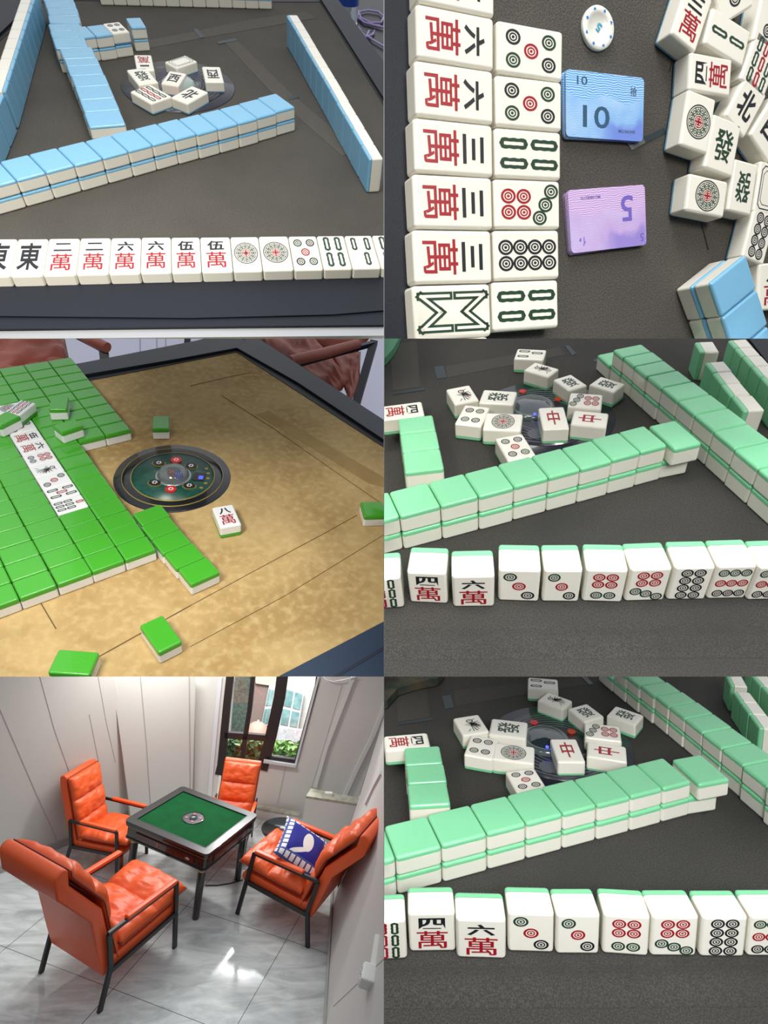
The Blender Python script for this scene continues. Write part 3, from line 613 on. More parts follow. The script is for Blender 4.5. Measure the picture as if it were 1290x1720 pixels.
BLK = mat('console_rim_black', (22, 26, 32), .3, coat=.4); GRN = mat('console_green', (14, 62, 54), .35, var=(20, 84, 70), vscale=150); GOLD = mat('gold_print', (158, 138, 66), .4, metal=.3)
c, r = disc_unit((291.5, 801), (192.5, 801), (390.5, 801), t, (BLK, GRN), (.71, 0, 0))
for a, b in ((.715, .7), (.86, .85)): MB().lathe([(r*a, .0014), (r*a, .0027), (r*b, .0027)], c[:2], 64).obj('gold_ring', GOLD, t)
MB().lathe([(r*.31, .0024), (r*.30, .004), (r*.27, .0042)], c[:2], 48).obj('dome_rim', mat('silver_rim', (150, 160, 160), .25, metal=.6), t)
MB().lathe([(r*.27, .0042), (r*.25, .010), (r*.18, .015), (r*.09, .0175), (0, .018)], c[:2], 40).obj('dice_dome', mat('dome_glass', (226, 236, 236), .04, trans=.9, spec=.6), t)
sil = MB().disc(c[:2], r*.26, .0024, .0032, 40).obj('dice_tray', mat('tray_grey', (120, 132, 128), .3, metal=.4), t)
def die(x, y, m, ang, lb):
    bm = rounded_box(.0085, .0085, .0085, .0011, 2); me = bpy.data.meshes.new('die'); bm.to_mesh(me); bm.free(); me.materials.append(m)
    M = world(3) @ Matrix.Translation((x, y, .0076)) @ Matrix.Rotation(ang, 4, 'Z'); o = new('die', me, None, M); tag(o, lb, 'die'); g = MB()
    for dx, dy in ((-.0023, -.0023), (.0023, .0023), (0, 0), (-.0023, .0023), (.0023, -.0023)): g.disc((dx, dy), .0007, .0042, .0044, 8)
    g.obj('pips', mat('pip_white', (235, 235, 235), .4), o)
die(c.x-.001, c.y-.004, mat('die_red', (150, 36, 34), .3), .4, 'small red die under the clear dome of the green console')
die(c.x+.0085, c.y-.006, mat('die_blue', (34, 60, 190), .3), -.3, 'small blue die under the clear dome of the green console')
for k, (u, v, kind) in enumerate(((267, 778, 0), (296, 773, 1), (321, 783, 0), (260, 811, 0), (287, 822, 1), (318, 816, 0))):
    q = P(u, v, .003); m = RED if kind else mat('button_black', (26, 24, 24), .3)
    if kind: bt = MB().disc(q[:2], r*.095, .0024, .0042, 24).obj('button', m, t)
    else: bt = MB().prism([(q.x+r*.105*math.cos(a), q.y+r*.085*math.sin(a)) for a in [math.pi/8+i*math.pi/4 for i in range(8)]], .0024, .0042).obj('button', m, t); MB().prism([(q.x+r*.125*math.cos(a), q.y+r*.10*math.sin(a)) for a in [math.pi/8+i*math.pi/4 for i in range(8)]], .0024, .0030).obj('button_frame', GOLD, bt)
    g = MB(); 
    for i in range(6): a = i*math.pi/3; g.disc((q.x+r*.034*math.cos(a), q.y+r*.034*math.sin(a)), r*.014, .0042, .0045, 8)
    g.obj('button_mark', mat('mark_white', (225, 225, 225), .4), bt)
q = P(335, 801, .003); MB().box((q.x, q.y, .0032), (r*.2, r*.22, .0016)).obj('display', mat('display_dark', (52, 42, 46), .2), t)
MB().box((q.x+r*.03, q.y-r*.03, .0041), (r*.08, r*.1, .0004)).obj('display_digits', mat('display_blue', (70, 90, 220), .3, emit=.8), t)
g = MB()
for k in range(5): a = -.5+.25*k; g.add(*[[(c.x+r*(.60+.035*math.cos(j*math.pi/6))*math.cos(a+.05*math.sin(j*math.pi/6)), c.y+r*(.60+.035*math.cos(j*math.pi/6))*math.sin(a+.05*math.sin(j*math.pi/6)), .0026) for j in range(12)], [tuple(range(12))]])
g.obj('gold_lettering', GOLD, t)
# the big flat field of tiles
O = P(262.7, 922.2, H3); O1 = P(171.4, 795.7, H3); Oj = P(155.5, 962, H3)
e = (O1-O)/6; n = Vector((-e.y, e.x, 0)).normalized()*((Oj-O).length/2)
sx, sy = e.length/W0*.985, n.length/D3*.985; eh, nh = e.normalized(), n.normalized()
strip = ['bam7', 'bam5', 'dot3', 'bird', 'dot6', 'wan6', 'wan5', 'dot3', 'dot2', 'dot1']
for j in range(-2, 9):
    for i in range(-1, 19):
        if j < 0 and (i < 9 or i > 17): continue
        if i < 0: continue
        if i > 17: continue
        cen = O+e*(i+.5)+n*(j+.5); cen.z = H3/2
        if j == -2: cen += e*.0
        q = TAB[3] @ cen; u, v = CX+F*q.x/q.z, CY+F*q.y/q.z
        if u < -45 or v > 1180: continue
        kd = strip[i-4] if j == 1 and 4 <= i < 14 else None
        M = axes(-eh, -nh, UP, cen) if kd else axes(-eh, nh, -UP, cen)
        if kd: lb = 'face-up %s tile, %s of the strip in the green field' % (KN[kd], ORD[i-4])
        elif j < 0: lb = 'green-backed tile, %s from the console in the %s column of the far block' % (ORD[i-9], ORD[-1-j])
        else: lb = 'green-backed tile, %s row from the near edge, %s column from the console' % (ORD[i], ORD[j])
        tile(M @ Matrix.Translation((random.uniform(-.0003, .0003), random.uniform(-.0003, .0003), 0)), kd, lb, 'face-up strip in the green field' if kd else 'green-backed tiles of the flat field', (sx, sy, 1))
G = 'loose tiles on top of the green field'
qt((83, 687), (113.3, 687), (84.4, 666), None, 'single green-backed tile squarely on top of the field', G, 2)
qt((140.2, 715), (124, 703), (103.6, 726.6), None, 'single green-backed tile turned askew on top of the field', G, 2)
qt((55, 676.7), (33.3, 669.8), (34.5, 699), 'bam9', 'face-up nine bamboos tile on top of the field', G, 2)
qt((1.3, 716.4), (-22, 703), (32, 698.5), None, 'green-backed tile beside the nine bamboos on top of the field', G, 2) if False else qt((32, 698.5), (12, 688.5), (1.3, 717), None, 'green-backed tile beside the nine bamboos on top of the field', G, 2)
G = 'lone tiles lying on the tan felt'
qt((256, 720.5), (284.3, 720.5), (256, 698), None, 'lone green-backed tile behind the green console', G)
qt((370, 887), (406, 880.5), (355.5, 852), 'wan8', 'face-up eight of characters tile beside the green console', G)
qt((266, 1097.4), (305.7, 1077), (234.2, 1050), None, 'lone green-backed tile on the seam of the near felt', G)
qt((151, 1135.8), (165, 1096), (81.3, 1128), None, 'large green-backed tile lying lengthwise at the near felt', G)
qt((88, 1150), (110, 1180), (50, 1170), None, 'green-backed tile corner showing under the lengthwise tile', G)
qt((612, 868), (650, 866), (606, 843), None, 'green-backed tile cut off at the outer side of the tan felt', G)
Ls = [(369.9, 960.6), (346.5, 934.7), (323, 910.7), (301.8, 888), (285, 866), (269.9, 845.6)]
row(Ls, H3, D3, 'green-backed tile, {o} from the free end of the short row by the console', 'short row of green tiles by the console', 1, 1)
# chairs and wall behind the tan table
LEA = mat('brown_leather', (176, 98, 82), .42, var=(150, 80, 66), vscale=8, bump=.6, bscale=40)
CHM = mat('chair_metal_blue_black', (22, 30, 42), .4)
MW = world(3)
def blob(par, name, corners, z, thick, m, puff=.35, res=18, wr=.0):
    """padded cushion: outline quad given in the table frame (3D), bulging to both sides"""
    a, b, c_, d = corners; nrm = (b-a).cross(d-a).normalized(); vs = []; fs = []; N = res
    for s_ in (1, -1):
        for i in range(N+1):
            for j in range(N+1):
                u, v = i/N, j/N; q = a*(1-u)*(1-v)+b*u*(1-v)+c_*u*v+d*(1-u)*v
                pr = max(0, (1-abs(2*u-1)**4))**.5*max(0, (1-abs(2*v-1)**4))**.5
                w_ = noise.noise(Vector((u*5, v*5, 3*s_)))*wr
                vs.append(q+nrm*s_*(thick*pr+w_*pr))
    K = (N+1)*(N+1)
    for s_ in (0, 1):
        for i in range(N):
            for j in range(N):
                f = (s_*K+i*(N+1)+j, s_*K+(i+1)*(N+1)+j, s_*K+(i+1)*(N+1)+j+1, s_*K+i*(N+1)+j+1); fs.append(f if s_ == 0 else f[::-1])
    me = mesh(name, vs, fs, m, smooth=True)
    bm = bmesh.new(); bm.from_mesh(me); bmesh.ops.remove_doubles(bm, verts=bm.verts[:], dist=1e-5); bmesh.ops.recalc_face_normals(bm, faces=bm.faces[:]); bm.to_mesh(me); bm.free()
    me.polygons.foreach_set('use_smooth', [True]*len(me.polygons)); return new(name, me, par)
ch = bpy.data.objects.new('leather_armchair', None); C.objects.link(ch); REG[3].append(ch); ch.matrix_basis = MW; tag(ch, 'brown leather armchair behind the field of green tiles', 'armchair', 'brown leather armchairs round the tan table')
zc = -.12
blob(ch, 'backrest', [P(-40, 640, zc), P(118, 612, zc), P(104, 545, zc+.04), P(-40, 540, zc+.04)], 0, .03, LEA, wr=.02)
blob(ch, 'seat', [P(-40, 672, zc), P(135, 632, zc), P(112, 600, zc), P(-40, 622, zc)], 0, .02, LEA, wr=.015)
MB().tube([P(128, 556, zc+.03), P(160, 575, zc+.03), P(180, 584, zc+.03)], [.014, .014, .012], 12).obj('armrest', LEA, ch)
MB().bar(P(174, 588, zc+.01), P(178, 622, zc-.03), .02, .012).obj('leg', CHM, ch); MB().bar(P(120, 560, zc+.015), P(176, 589, zc+.015), .012, .008).obj('arm_rail', CHM, ch)
ch = bpy.data.objects.new('leather_armchair', None); C.objects.link(ch); REG[3].append(ch); ch.matrix_basis = MW; tag(ch, 'brown leather armchair with dark metal arm beyond the rim corner', 'armchair', 'brown leather armchairs round the tan table')
blob(ch, 'backrest', [P(415, 560, zc-.05), P(560, 640, zc-.05), P(628, 560, zc+.05), P(430, 520, zc+.05)], 0, .03, LEA, wr=.02)
blob(ch, 'seat', [P(440, 570, zc-.02), P(560, 668, zc-.02), P(586, 640, zc), P(520, 560, zc)], 0, .025, LEA, wr=.025)
blob(ch, 'side_panel', [P(560, 600, zc), P(588, 680, zc-.02), P(604, 640, zc), P(606, 590, zc+.02)], 0, .012, LEA, wr=.01)
MB().tube([P(488, 606, zc+.06), P(545, 593, zc+.06), P(602, 577, zc+.06)], [.012, .013, .011], 14).obj('armrest', LEA, ch)
MB().bar(P(490, 614, zc+.045), P(630, 576, zc+.045), .012, .012).obj('arm_rail', CHM, ch)
MB().bar(P(628, 575, zc+.045), P(597, 682, zc-.03), .02, .016).obj('leg', CHM, ch)
MB().bar(P(316, 560, zc+.02), P(314, 584, zc), .014, .012).obj('leg', CHM, ch)
LIL = mat('lilac_wall', (214, 214, 232), .7)
o = MB().prism([tuple(q) for q in PP([(-80, 460), (800, 460), (800, 900), (560, 700), (400, 620), (-80, 720)], -.36)], -.38, -.36).obj('wall_rear_lilac', LIL, None, MW); tag(o, 'pale lilac wall behind the brown armchairs', 'wall', kind='structure')
for u in (235, 263, 278): MB().bar(P(u, 540, -.359), P(u+1, 625, -.359), .0016, .001).obj('panel_joint', mat('joint_grey', (128, 130, 146), .8), o)
# ================================================================== TABLES 4 and 6: mint-backed tiles on grey felt
def mint(p, where, S4):
    """S4 maps the point names below to the photograph; the two tables hold nearly the same layout"""
    CUR[0] = p; D, H = POSE[p][2], POSE[p][3]; X = S4
    t = table('grey felt game table of the mint tiles, %s of the two' % where)
    slab_('felt', X['felt'], -.012, 0, X['feltmat'], t)
    for q in X['slots']: slab_('slot', q, -.001, .0006, SLOT, t)
    for q in X['tracks']: slab_('felt_track', q, -.001, .0003, mat('worn_dark_felt', (70, 68, 63), .95, var=(60, 58, 54), vscale=600), t)
    slab_('rim', X['rim'], -.01, .003, DARK, t)
    c, r = disc_unit(X['disc'][0], X['disc'][1], X['disc'][2], t, (mat('console_black', (32, 34, 46), .3), mat('console_inner_dark', (52, 56, 66), .22, var=(24, 27, 36), vscale=50, coat=.5)), (.8, 0, 0))
    g = MB()
    for k in range(6): g.lathe([(r*(.42+.06*k), .0025), (r*(.424+.06*k), .0027), (r*(.43+.06*k), .0025)], c[:2], 64)
    g.obj('engraved_rings', mat('console_line', (112, 114, 122), .4), t)
    dc = P(*X['dome'], .003)
    MB().lathe([(r*.34, .0024), (r*.33, .006), (r*.28, .0085), (r*.26, .007), (r*.2, .006)], dc[:2], 48).obj('dome_rim', mat('dome_rim_dark', (74, 86, 84), .15, coat=1), t)
    MB().lathe([(r*.26, .007), (r*.15, .010), (0, .011)], dc[:2], 40).obj('dice_dome', mat('dome_dark', (40, 52, 58), .05, coat=1, spec=.8), t)
    q = P(*X['led'], .012); MB().disc(q[:2], .0016, .011, .0122, 12).obj('indicator_light', mat('led_blue', (60, 70, 255), .3, emit=3), t)
    for (u, v), m in zip(X['btn'], (RED, mat('orange_button', (190, 62, 22), .35), mat('knob_dark', (54, 60, 66), .25, coat=.6))):
        q = P(u, v, .004); MB().disc(q[:2], .0042 if m is not MATS['knob_dark'] else .009, .0024, .0034, 24).obj('button', m, t)
    GA = where+' mint table'
    L0, L1 = [P(*q) for q in X['fold']]; e = (L1-L0).normalized(); n = Vector((-e.y, e.x, 0)); Wf, Hf = .030, .0035
    pr = [(Wf*(k/12-.5), Hf*math.sin(math.pi*k/12)**2) for k in range(13)]
    g = MB(); vs = [tuple(q+n*a_+UP*(b_+.0002)) for q in (L0, L1) for a_, b_ in pr]; g.add(vs, [(k, 13+k, 14+k, k+1) for k in range(12)], 0, True); g.obj('felt_fold', X['feltmat'], t)
    o = MB().prism([tuple(q) for q in PP(X['cloth'], .012)], .002, .012).obj('cloth_corner', X['clothmat'], None, world(p)); tag(o, X['clothlabel'], 'cloth')
    # side stack, three tiles, and the characters tile behind
    row(X['stack'], 2*H, X['stackl'], 'mint-backed tile, {l} layer, {o} from the near end of the side stack, %s' % GA, 'side stack, '+GA, 2, 1)
    qt(*X['four'], 'wan4', 'upside-down four of characters tile behind the side stack, %s' % GA, None, 2, flip=True)
    qt(*X['four'], None, 'mint tile under the four of characters behind the side stack, %s' % GA, None, 1)
    # diagonal double wall and its overhanging end tile
    row(X['wall'], 2*H, X['walll'], 'mint-backed tile, {l} layer, {o} behind the overhanging end tile, %s' % GA, 'diagonal double wall, '+GA, 2, -1)
    a, b, c3 = X['over']; qt(a, b, c3, None, 'mint-backed tile pushed forward over the end of the diagonal wall, %s' % GA, None, 2)
    a, b, c3 = X['under']; qt(a, b, c3, None, 'tile shaded under the overhanging end tile, %s' % GA, None, 1)
    # receding double wall
    row(X['rec'], 2*H, X['recl'], 'mint-backed tile, {l} layer, {o} from the far end of the receding wall, %s' % GA, 'receding double wall, '+GA, 2, 1)
    L = [P(*q, 2*H) for q in X['rec'][:2]]; e = (P(*X['rec'][-1], 2*H)-L[0]).normalized(); n = Vector((-e.y, e.x, 0)); cen = L[0]-e*W0*.52+n*X['recl']/2; cen.z = H/2
    tile(axes(-e, n, -UP, cen), None, 'single low mint tile at the far end of the receding wall, %s' % GA, None)
    # discards
    names = {'a': ('bam3', 'three bamboos tile farthest back among the discards'), 'b': ('bird', 'bird tile in front of the three bamboos'), 'c': ('fa', 'green dragon tile beside the bird tile'), 'd': ('fa', 'green dragon tile nearest the receding wall'),
             'e': ('dot7', 'seven dots tile above the sideways red dragon'), 'f': ('zhong', 'red dragon tile turned sideways'), 'g': ('zhong', 'red dragon tile standing square to the viewer'), 'h': ('dot1', 'big dot tile lying sideways'),
             'i': ('dot4', 'four dots tile at the outer side of the discards'), 'j': ('fa', 'green dragon tile behind the big dot'), 'k': ('bird', 'bird tile at the outer side of the discards'), 'l': ('dot5', 'five dots tile half hidden by the diagonal wall')}
    for k, (kd, lb) in names.items(): qt(*X[k], kd, '%s, %s' % (lb, GA), 'discards, '+GA)
    # upright tiles of the side players
    stand(X['lone'], D, 'single upright mint tile standing apart, %s' % GA, 'upright tiles, '+GA, X.get('ls', -1), True, width=W0*.9)
    stand(X['sh1'], D, 'upright mint tile, {o} from the near end of the short group, %s' % GA, 'upright tiles, '+GA, -1, True)
    stand(X['sh2'], D, 'upright mint tile, {o} from the far end of the outermost row, %s' % GA, 'upright tiles, '+GA, 1, True)
    # the hand facing the viewer
    for i, ((l, r_), kd) in enumerate(zip(X['hand'], ['bam9', 'wan4', 'wan6', 'dot3', 'dot3', 'dot6', 'dot7u', 'dot8', 'dot9', 'dot9'])):
        A, B = P(*l, D), P(*r_, D); w_ = (B-A).length; e = (B-A).normalized(); e = (e+Vector((1, 0, 0))*0).normalized(); n = Vector((-e.y, e.x, 0))
        cen = (A+B)/2+n*X['ht']/2; cen.z = D/2
        tile(axes(UP.cross(-n), UP, -n, cen), kd, 'upright %s tile, %s of the front hand, %s' % (KN[kd], ORD[i], GA), 'front hand, '+GA, (w_/W0*.985, 1, X['ht']/H))
CUR[0] = 4
mint(4, 'upper', dict(rim=[(1240, 545), (1340, 545), (1340, 665), (1292, 612)], fold=((560, 1082), (1400, 1074)), cloth=[(600, 540), (676, 545), (668, 572), (660, 586), (648, 600), (600, 640)], clothmat=mat('mint_cloth', (86, 150, 112), .6), clothlabel='rounded green corner of something lying at the far side of the upper mint table',
    felt=[(585, 500), (1400, 500), (1400, 1220), (585, 1220)], feltmat=MINTFELT,
    slots=[[(729, 616), (745, 614), (750, 634), (734, 636)], [(659, 659), (712, 651), (714, 655), (660, 663)], [(949, 581), (956, 580), (968, 594), (961, 597)], [(997, 603), (1014, 601), (1015, 606), (998, 608)], [(1135, 794), (1152, 788), (1155, 793), (1138, 799)]],
    tracks=[[(655, 580), (700, 572), (706, 650), (660, 656)], [(748, 615), (940, 583), (950, 596), (752, 634)]],
    disc=((913, 699), (795, 699), (1031, 699)), dome=(893, 686), led=(898, 695), btn=((878, 656), (938, 669), (900, 728)),
    stack=[(744.9, 786.7), (738.5, 752), (731.5, 722), (725.7, 695.9)], stackl=.036,
    four=((712, 696), (709, 672.4), (641, 707)),
    wall=[(1121.7, 747), (1077.7, 759.9), (1028.6, 772.7), (976.6, 788.5), (921.4, 800.8), (864.6, 818.7), (805, 834), (741, 850), (672, 867), (600, 884)], walll=.036,
    over=((1130.9, 756.8), (1173.6, 743.2), (1095.6, 715)), under=((1110, 779), (1154, 766), (1083, 741)),
    rec=[(1029, 587.2), (1047.5, 600), (1065.4, 615.3), (1087, 632), (1111, 651), (1139, 672.9), (1166.7, 696), (1199, 723.3), (1234, 753.5), (1273.4, 786.7), (1316, 823), (1362, 862)], recl=.0345,
    a=((915, 606), (915.8, 588.5), (865.6, 601)), b=((922.7, 631), (939.8, 620.4), (879.2, 620.4)), c=((957.2, 656.3), (986.9, 647.3), (929, 637)), d=((1034.2, 655), (1051.6, 646), (988.6, 644.7)),
    e=((1011.2, 688), (1012.4, 662.7), (954, 683)), f=((1018, 718), (1024, 693.3), (957, 713)), g=((910.7, 721.5), (956, 719), (904.8, 684.4)), h=((874.8, 724), (879, 694.6), (810, 721.5)),
    i=((762.8, 711.3), (807.6, 716.4), (780.7, 679.3)), j=((862.6, 680.5), (869, 657.5), (804, 676)), k=((762.8, 680.6), (803.7, 671.6), (750, 653.7)), l=((849, 777), (895, 764), (837, 736.8)),
    lone=[(1176, 591), (1167, 575)], sh1=[(1251, 690.8), (1226, 665), (1210.7, 644.7), (1196.6, 625.6), (1185, 608.4)],
    sh2=[(1223.5, 571), (1233, 584.6), (1246.5, 598.7), (1260.6, 615.3), (1277.2, 633), (1294, 652), (1312, 674)][::1],
    hand=[((601, 974), (673.3, 969.5)), ((682.2, 960.6), (750, 963)), ((757.7, 968.2), (831.9, 967)), ((837, 956.7), (909.9, 958.5)), ((913.7, 958), (980.5, 958)), ((984.3, 956.7), (1057, 958.5)), ((1059.8, 956.7), (1131.4, 954.2)), ((1134, 953.4), (1204.3, 952.4)), ((1205.6, 951.6), (1274.7, 949.8)), ((1276, 953), (1346, 951))], ht=.0285))
mint(6, 'lower', dict(rim=[(1300, 1100), (1400, 1100), (1400, 1250), (1345, 1170)], fold=((560, 1655), (1400, 1648)), cloth=[(600, 1120), (752, 1120), (735, 1139), (700, 1146), (668, 1156), (650, 1176), (600, 1190)], clothmat=mat('dark_green_cloth', (38, 58, 52), .9, var=(88, 78, 60), vscale=60), clothlabel='dark patterned sleeve edge at the far side of the lower mint table',
    felt=[(585, 1080), (1400, 1080), (1400, 1780), (585, 1780)], feltmat=MINTFELT,
    slots=[[(742, 1169), (757, 1167), (763, 1188), (748, 1191)], [(668, 1214), (725, 1205), (727, 1209), (669, 1218)], [(976, 1137), (985, 1136), (997, 1149), (990, 1150)], [(1025, 1157), (1048, 1154), (1049, 1159), (1027, 1162)], [(1178, 1362), (1195, 1355), (1197, 1360), (1180, 1368)]],
    tracks=[[(666, 1145), (714, 1140), (722, 1204), (668, 1212)], [(762, 1160), (975, 1138), (985, 1150), (765, 1186)]],
    disc=((938, 1252), (817, 1252), (1060, 1252)), dome=(916, 1245), led=(919, 1254), btn=((897, 1212), (960, 1227), (921, 1287)),
    stack=[(756.4, 1350), (750.5, 1312), (744.9, 1281), (737.2, 1251.5)], stackl=.034,
    four=((723.9, 1251.5), (721.9, 1227.2), (642, 1264)),
    wall=[(1163.4, 1312.9), (1114.3, 1324), (1060.5, 1338.5), (1003.5, 1352.6), (945.7, 1366.6), (884.3, 1383.3), (819, 1401), (742.3, 1421), (665, 1441), (585, 1462)], walll=.0345,
    over=((1173.6, 1320.6), (1220.4, 1306.5), (1134, 1275.8)), under=((1152, 1345), (1198, 1331), (1122, 1302)),
    rec=[(1030, 1120), (1053, 1136), (1075, 1152), (1099.4, 1169), (1123.7, 1186.5), (1150.6, 1206.7), (1180.5, 1230.3), (1212, 1256.6), (1247.8, 1285.3), (1287.4, 1320.6), (1333, 1360)], recl=.033,
    a=((936.8, 1159.4), (938, 1140), (885, 1157)), b=((945.7, 1188.6), (964.4, 1177.3), (899.7, 1176)), c=((981.7, 1213), (1015, 1203), (953.4, 1190)), d=((1067.4, 1213), (1084.6, 1201.6), (1015.8, 1200.4)),
    e=((1042.4, 1243.8), (1043, 1218.3), (980, 1239)), f=((1049.5, 1277), (1054.7, 1251.5), (982, 1272)), g=((934.2, 1281), (980.5, 1278.4), (926.5, 1241.3)), h=((895.8, 1281), (899.7, 1252.8), (824.2, 1275.8)),
    i=((775, 1268), (824.2, 1273.3), (793.5, 1234.9)), j=((883, 1240), (888, 1211.9), (819, 1234)), k=((775.6, 1237.4), (819, 1227.2), (763.6, 1206.7)), l=((866, 1335), (914, 1322), (853.6, 1297.6)),
    lone=[(1226, 1149), (1218, 1133)], sh1=[(1276, 1223.4), (1258, 1199), (1242.7, 1178.6), (1231, 1161)],
    sh2=[(1252, 1122), (1263, 1136), (1278, 1152), (1294, 1169), (1312, 1189)],
    hand=[((603, 1549), (682.2, 1545)), ((684, 1533.8), (765.4, 1532.6)), ((764.6, 1542.8), (851, 1545)), ((852.3, 1532.6), (932.4, 1534.6)), ((934.2, 1536.4), (1009.9, 1536.4)), ((1013.2, 1535), (1094.3, 1540)), ((1095.6, 1539), (1176.2, 1539)), ((1180, 1540), (1258.8, 1540)), ((1260.6, 1539), (1341, 1539))], ht=.0215))
# ================================================================== 5: the room with the green table and four orange armchairs
CUR[0] = 5
def Z(u, v, z=0): return P(u, v, z, 5)
def wplane(a, b, lean=0):
    """vertical wall plane through two floor points given as pixels; returns pixel -> 3D point on it and its outward normal"""
    A, B = Z(*a), Z(*b); d = (B-A).normalized(); n = Vector((d.y, -d.x, 0)); 
    if n.dot(CAM-A) < 0: n = -n
    n = (n*math.cos(lean)+Vector((0, 0, 1))*math.sin(lean)).normalized()
    def at(u, v, off=0):
        R = ROOM_.to_3x3(); dr = R.transposed() @ Vector(((u-CX)/F, (v-CY)/F, 1)); o = A+n*off; s = (o-CAM).dot(n)/dr.dot(n); return CAM+dr*s
    return at, n
ROOM_ = TAB[5]
CAM = -(ROOM_.to_3x3().transposed() @ ROOM_.translation)
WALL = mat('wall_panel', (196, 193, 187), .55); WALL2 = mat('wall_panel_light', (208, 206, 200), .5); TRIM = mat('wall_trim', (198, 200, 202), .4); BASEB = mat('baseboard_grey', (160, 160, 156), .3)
JOINT = mat('panel_joint_line', (172, 168, 162), .8)
def wpoly(name, at, n, px, th, m, par=None, off=0, label=None, kind='structure', cat='wall'):
    q = [at(u, v, off) for u, v in px]; g = MB(); g.hull([p-n*th for p in q], q); o = g.obj(name, m, par)
    bm = bmesh.new(); bm.from_mesh(o.data); bmesh.ops.recalc_face_normals(bm, faces=bm.faces[:]); bm.to_mesh(o.data); bm.free()
    if par is None:
        o['kind'] = kind
        if label: o['label'] = label; o['category'] = cat
    return o
def wline(name, at, n, pts, wd, m, par=None, off=.004, th=.008):
    g = MB()
    for a, b in zip(pts, pts[1:]): g.bar(at(*a, off), at(*b, off), wd, th, 0, n) 
    return g.obj(name, m, par)
# floor
FT = bpy.data.materials.new('marble_tiles'); FT.use_nodes = True; nt = FT.node_tree; b = nt.nodes['Principled BSDF']; b.inputs['Roughness'].default_value = .09
pa, pb, pc = Z(190, 1661), Z(313, 1522), Z(457, 1605.5)
ang = math.atan2(pb.y-pa.y, pb.x-pa.x); ts = (pb-pa).length
def N(t, **k):
    x = nt.nodes.new(t)
    for a_, v_ in k.items(): setattr(x, a_, v_)
    return x
tc = N('ShaderNodeTexCoord'); mp = N('ShaderNodeMapping'); mp.vector_type = 'POINT'
mp.inputs['Rotation'].default_value = (0, 0, -ang); nt.links.new(tc.outputs['Object'], mp.inputs[0])
br = N('ShaderNodeTexBrick'); br.offset = 0; br.inputs['Scale'].default_value = 1; br.inputs['Mortar Size'].default_value = .003; br.inputs['Brick Width'].default_value = ts; br.inputs['Row Height'].default_value = ts
br.inputs['Color1'].default_value = br.inputs['Color2'].default_value = (1, 1, 1, 1); br.inputs['Mortar'].default_value = (0, 0, 0, 1); nt.links.new(mp.outputs[0], br.inputs[0])
mp2 = N('ShaderNodeMapping'); mp2.inputs['Scale'].default_value = (1.2, 3.2, 1); mp2.inputs['Rotation'].default_value = (0, 0, .5); nt.links.new(tc.outputs['Object'], mp2.inputs[0])
nz = N('ShaderNodeTexNoise'); nz.inputs['Scale'].default_value = 1.6; nz.inputs['Detail'].default_value = 9; nz.inputs['Roughness'].default_value = .62; nz.inputs['Distortion'].default_value = 1.4; nt.links.new(mp2.outputs[0], nz.inputs['Vector'])
rp = N('ShaderNodeValToRGB'); e_ = rp.color_ramp.elements; e_[0].position = .3; e_[0].color = (*lin((158, 161, 160)), 1); e_[1].position = .76; e_[1].color = (*lin((218, 222, 220)), 1); x_ = rp.color_ramp.elements.new(.5); x_.color = (*lin((188, 192, 190)), 1)
nt.links.new(nz.outputs['Fac'], rp.inputs[0]); mx = N('ShaderNodeMix', data_type='RGBA'); nt.links.new(br.outputs['Color'], mx.inputs[0]); mx.inputs[6].default_value = (*lin((84, 86, 86)), 1); nt.links.new(rp.outputs[0], mx.inputs[7]); nt.links.new(mx.outputs[2], b.inputs['Base Color'])
fl = new('floor', MB().prism([(p.x-pa.x, p.y-pa.y) for p in (Z(-90, 1400), Z(-90, 1800), Z(700, 1800), Z(700, 1500), Z(620, 1350), Z(330, 1310), Z(200, 1340))], -.05, 0).me('floor', FT), None, Matrix.Translation((pa.x, pa.y, 0)))
tag(fl, 'grey veined marble tile floor of the room', 'floor', kind='structure')
# walls
aL, nL = wplane((70, 1437), (165, 1397))
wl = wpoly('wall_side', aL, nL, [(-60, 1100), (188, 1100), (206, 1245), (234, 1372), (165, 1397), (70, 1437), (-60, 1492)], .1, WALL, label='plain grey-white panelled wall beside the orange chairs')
for q in ([(0, 1191), (62, 1335), (101, 1424)], [(67, 1136), (92, 1227), (122, 1312), (148, 1400)], [(150, 1200), (166, 1280)], [(165, 1136), (178, 1210), (194, 1280)]): wline('panel_joint', aL, nL, q, .006, JOINT, wl, .001, .004)
o = wline('baseboard_side', aL, nL, [(60, 1438), (100, 1421), (165, 1393), (222, 1370)], .006, BASEB, None, .01, .10); 
bb = MB(); 
for a_, b_ in (((-60, 1490), (222, 1373)),):
    A, B = aL(*a_, .015), aL(*b_, .015); A.z = B.z = 0; bb.hull([A-nL*.015, B-nL*.015, B, A], [p+Vector((0, 0, .09)) for p in (A-nL*.015, B-nL*.015, B, A)])
bpy.data.objects.remove(o); REG[5] = [q for q in REG[5] if q is not None and q.name in bpy.data.objects] if False else REG[5][:-1]
o = bb.obj('baseboard_side', BASEB); o['kind'] = 'structure'
aC, nC = wplane((165, 1397), (215, 1380))
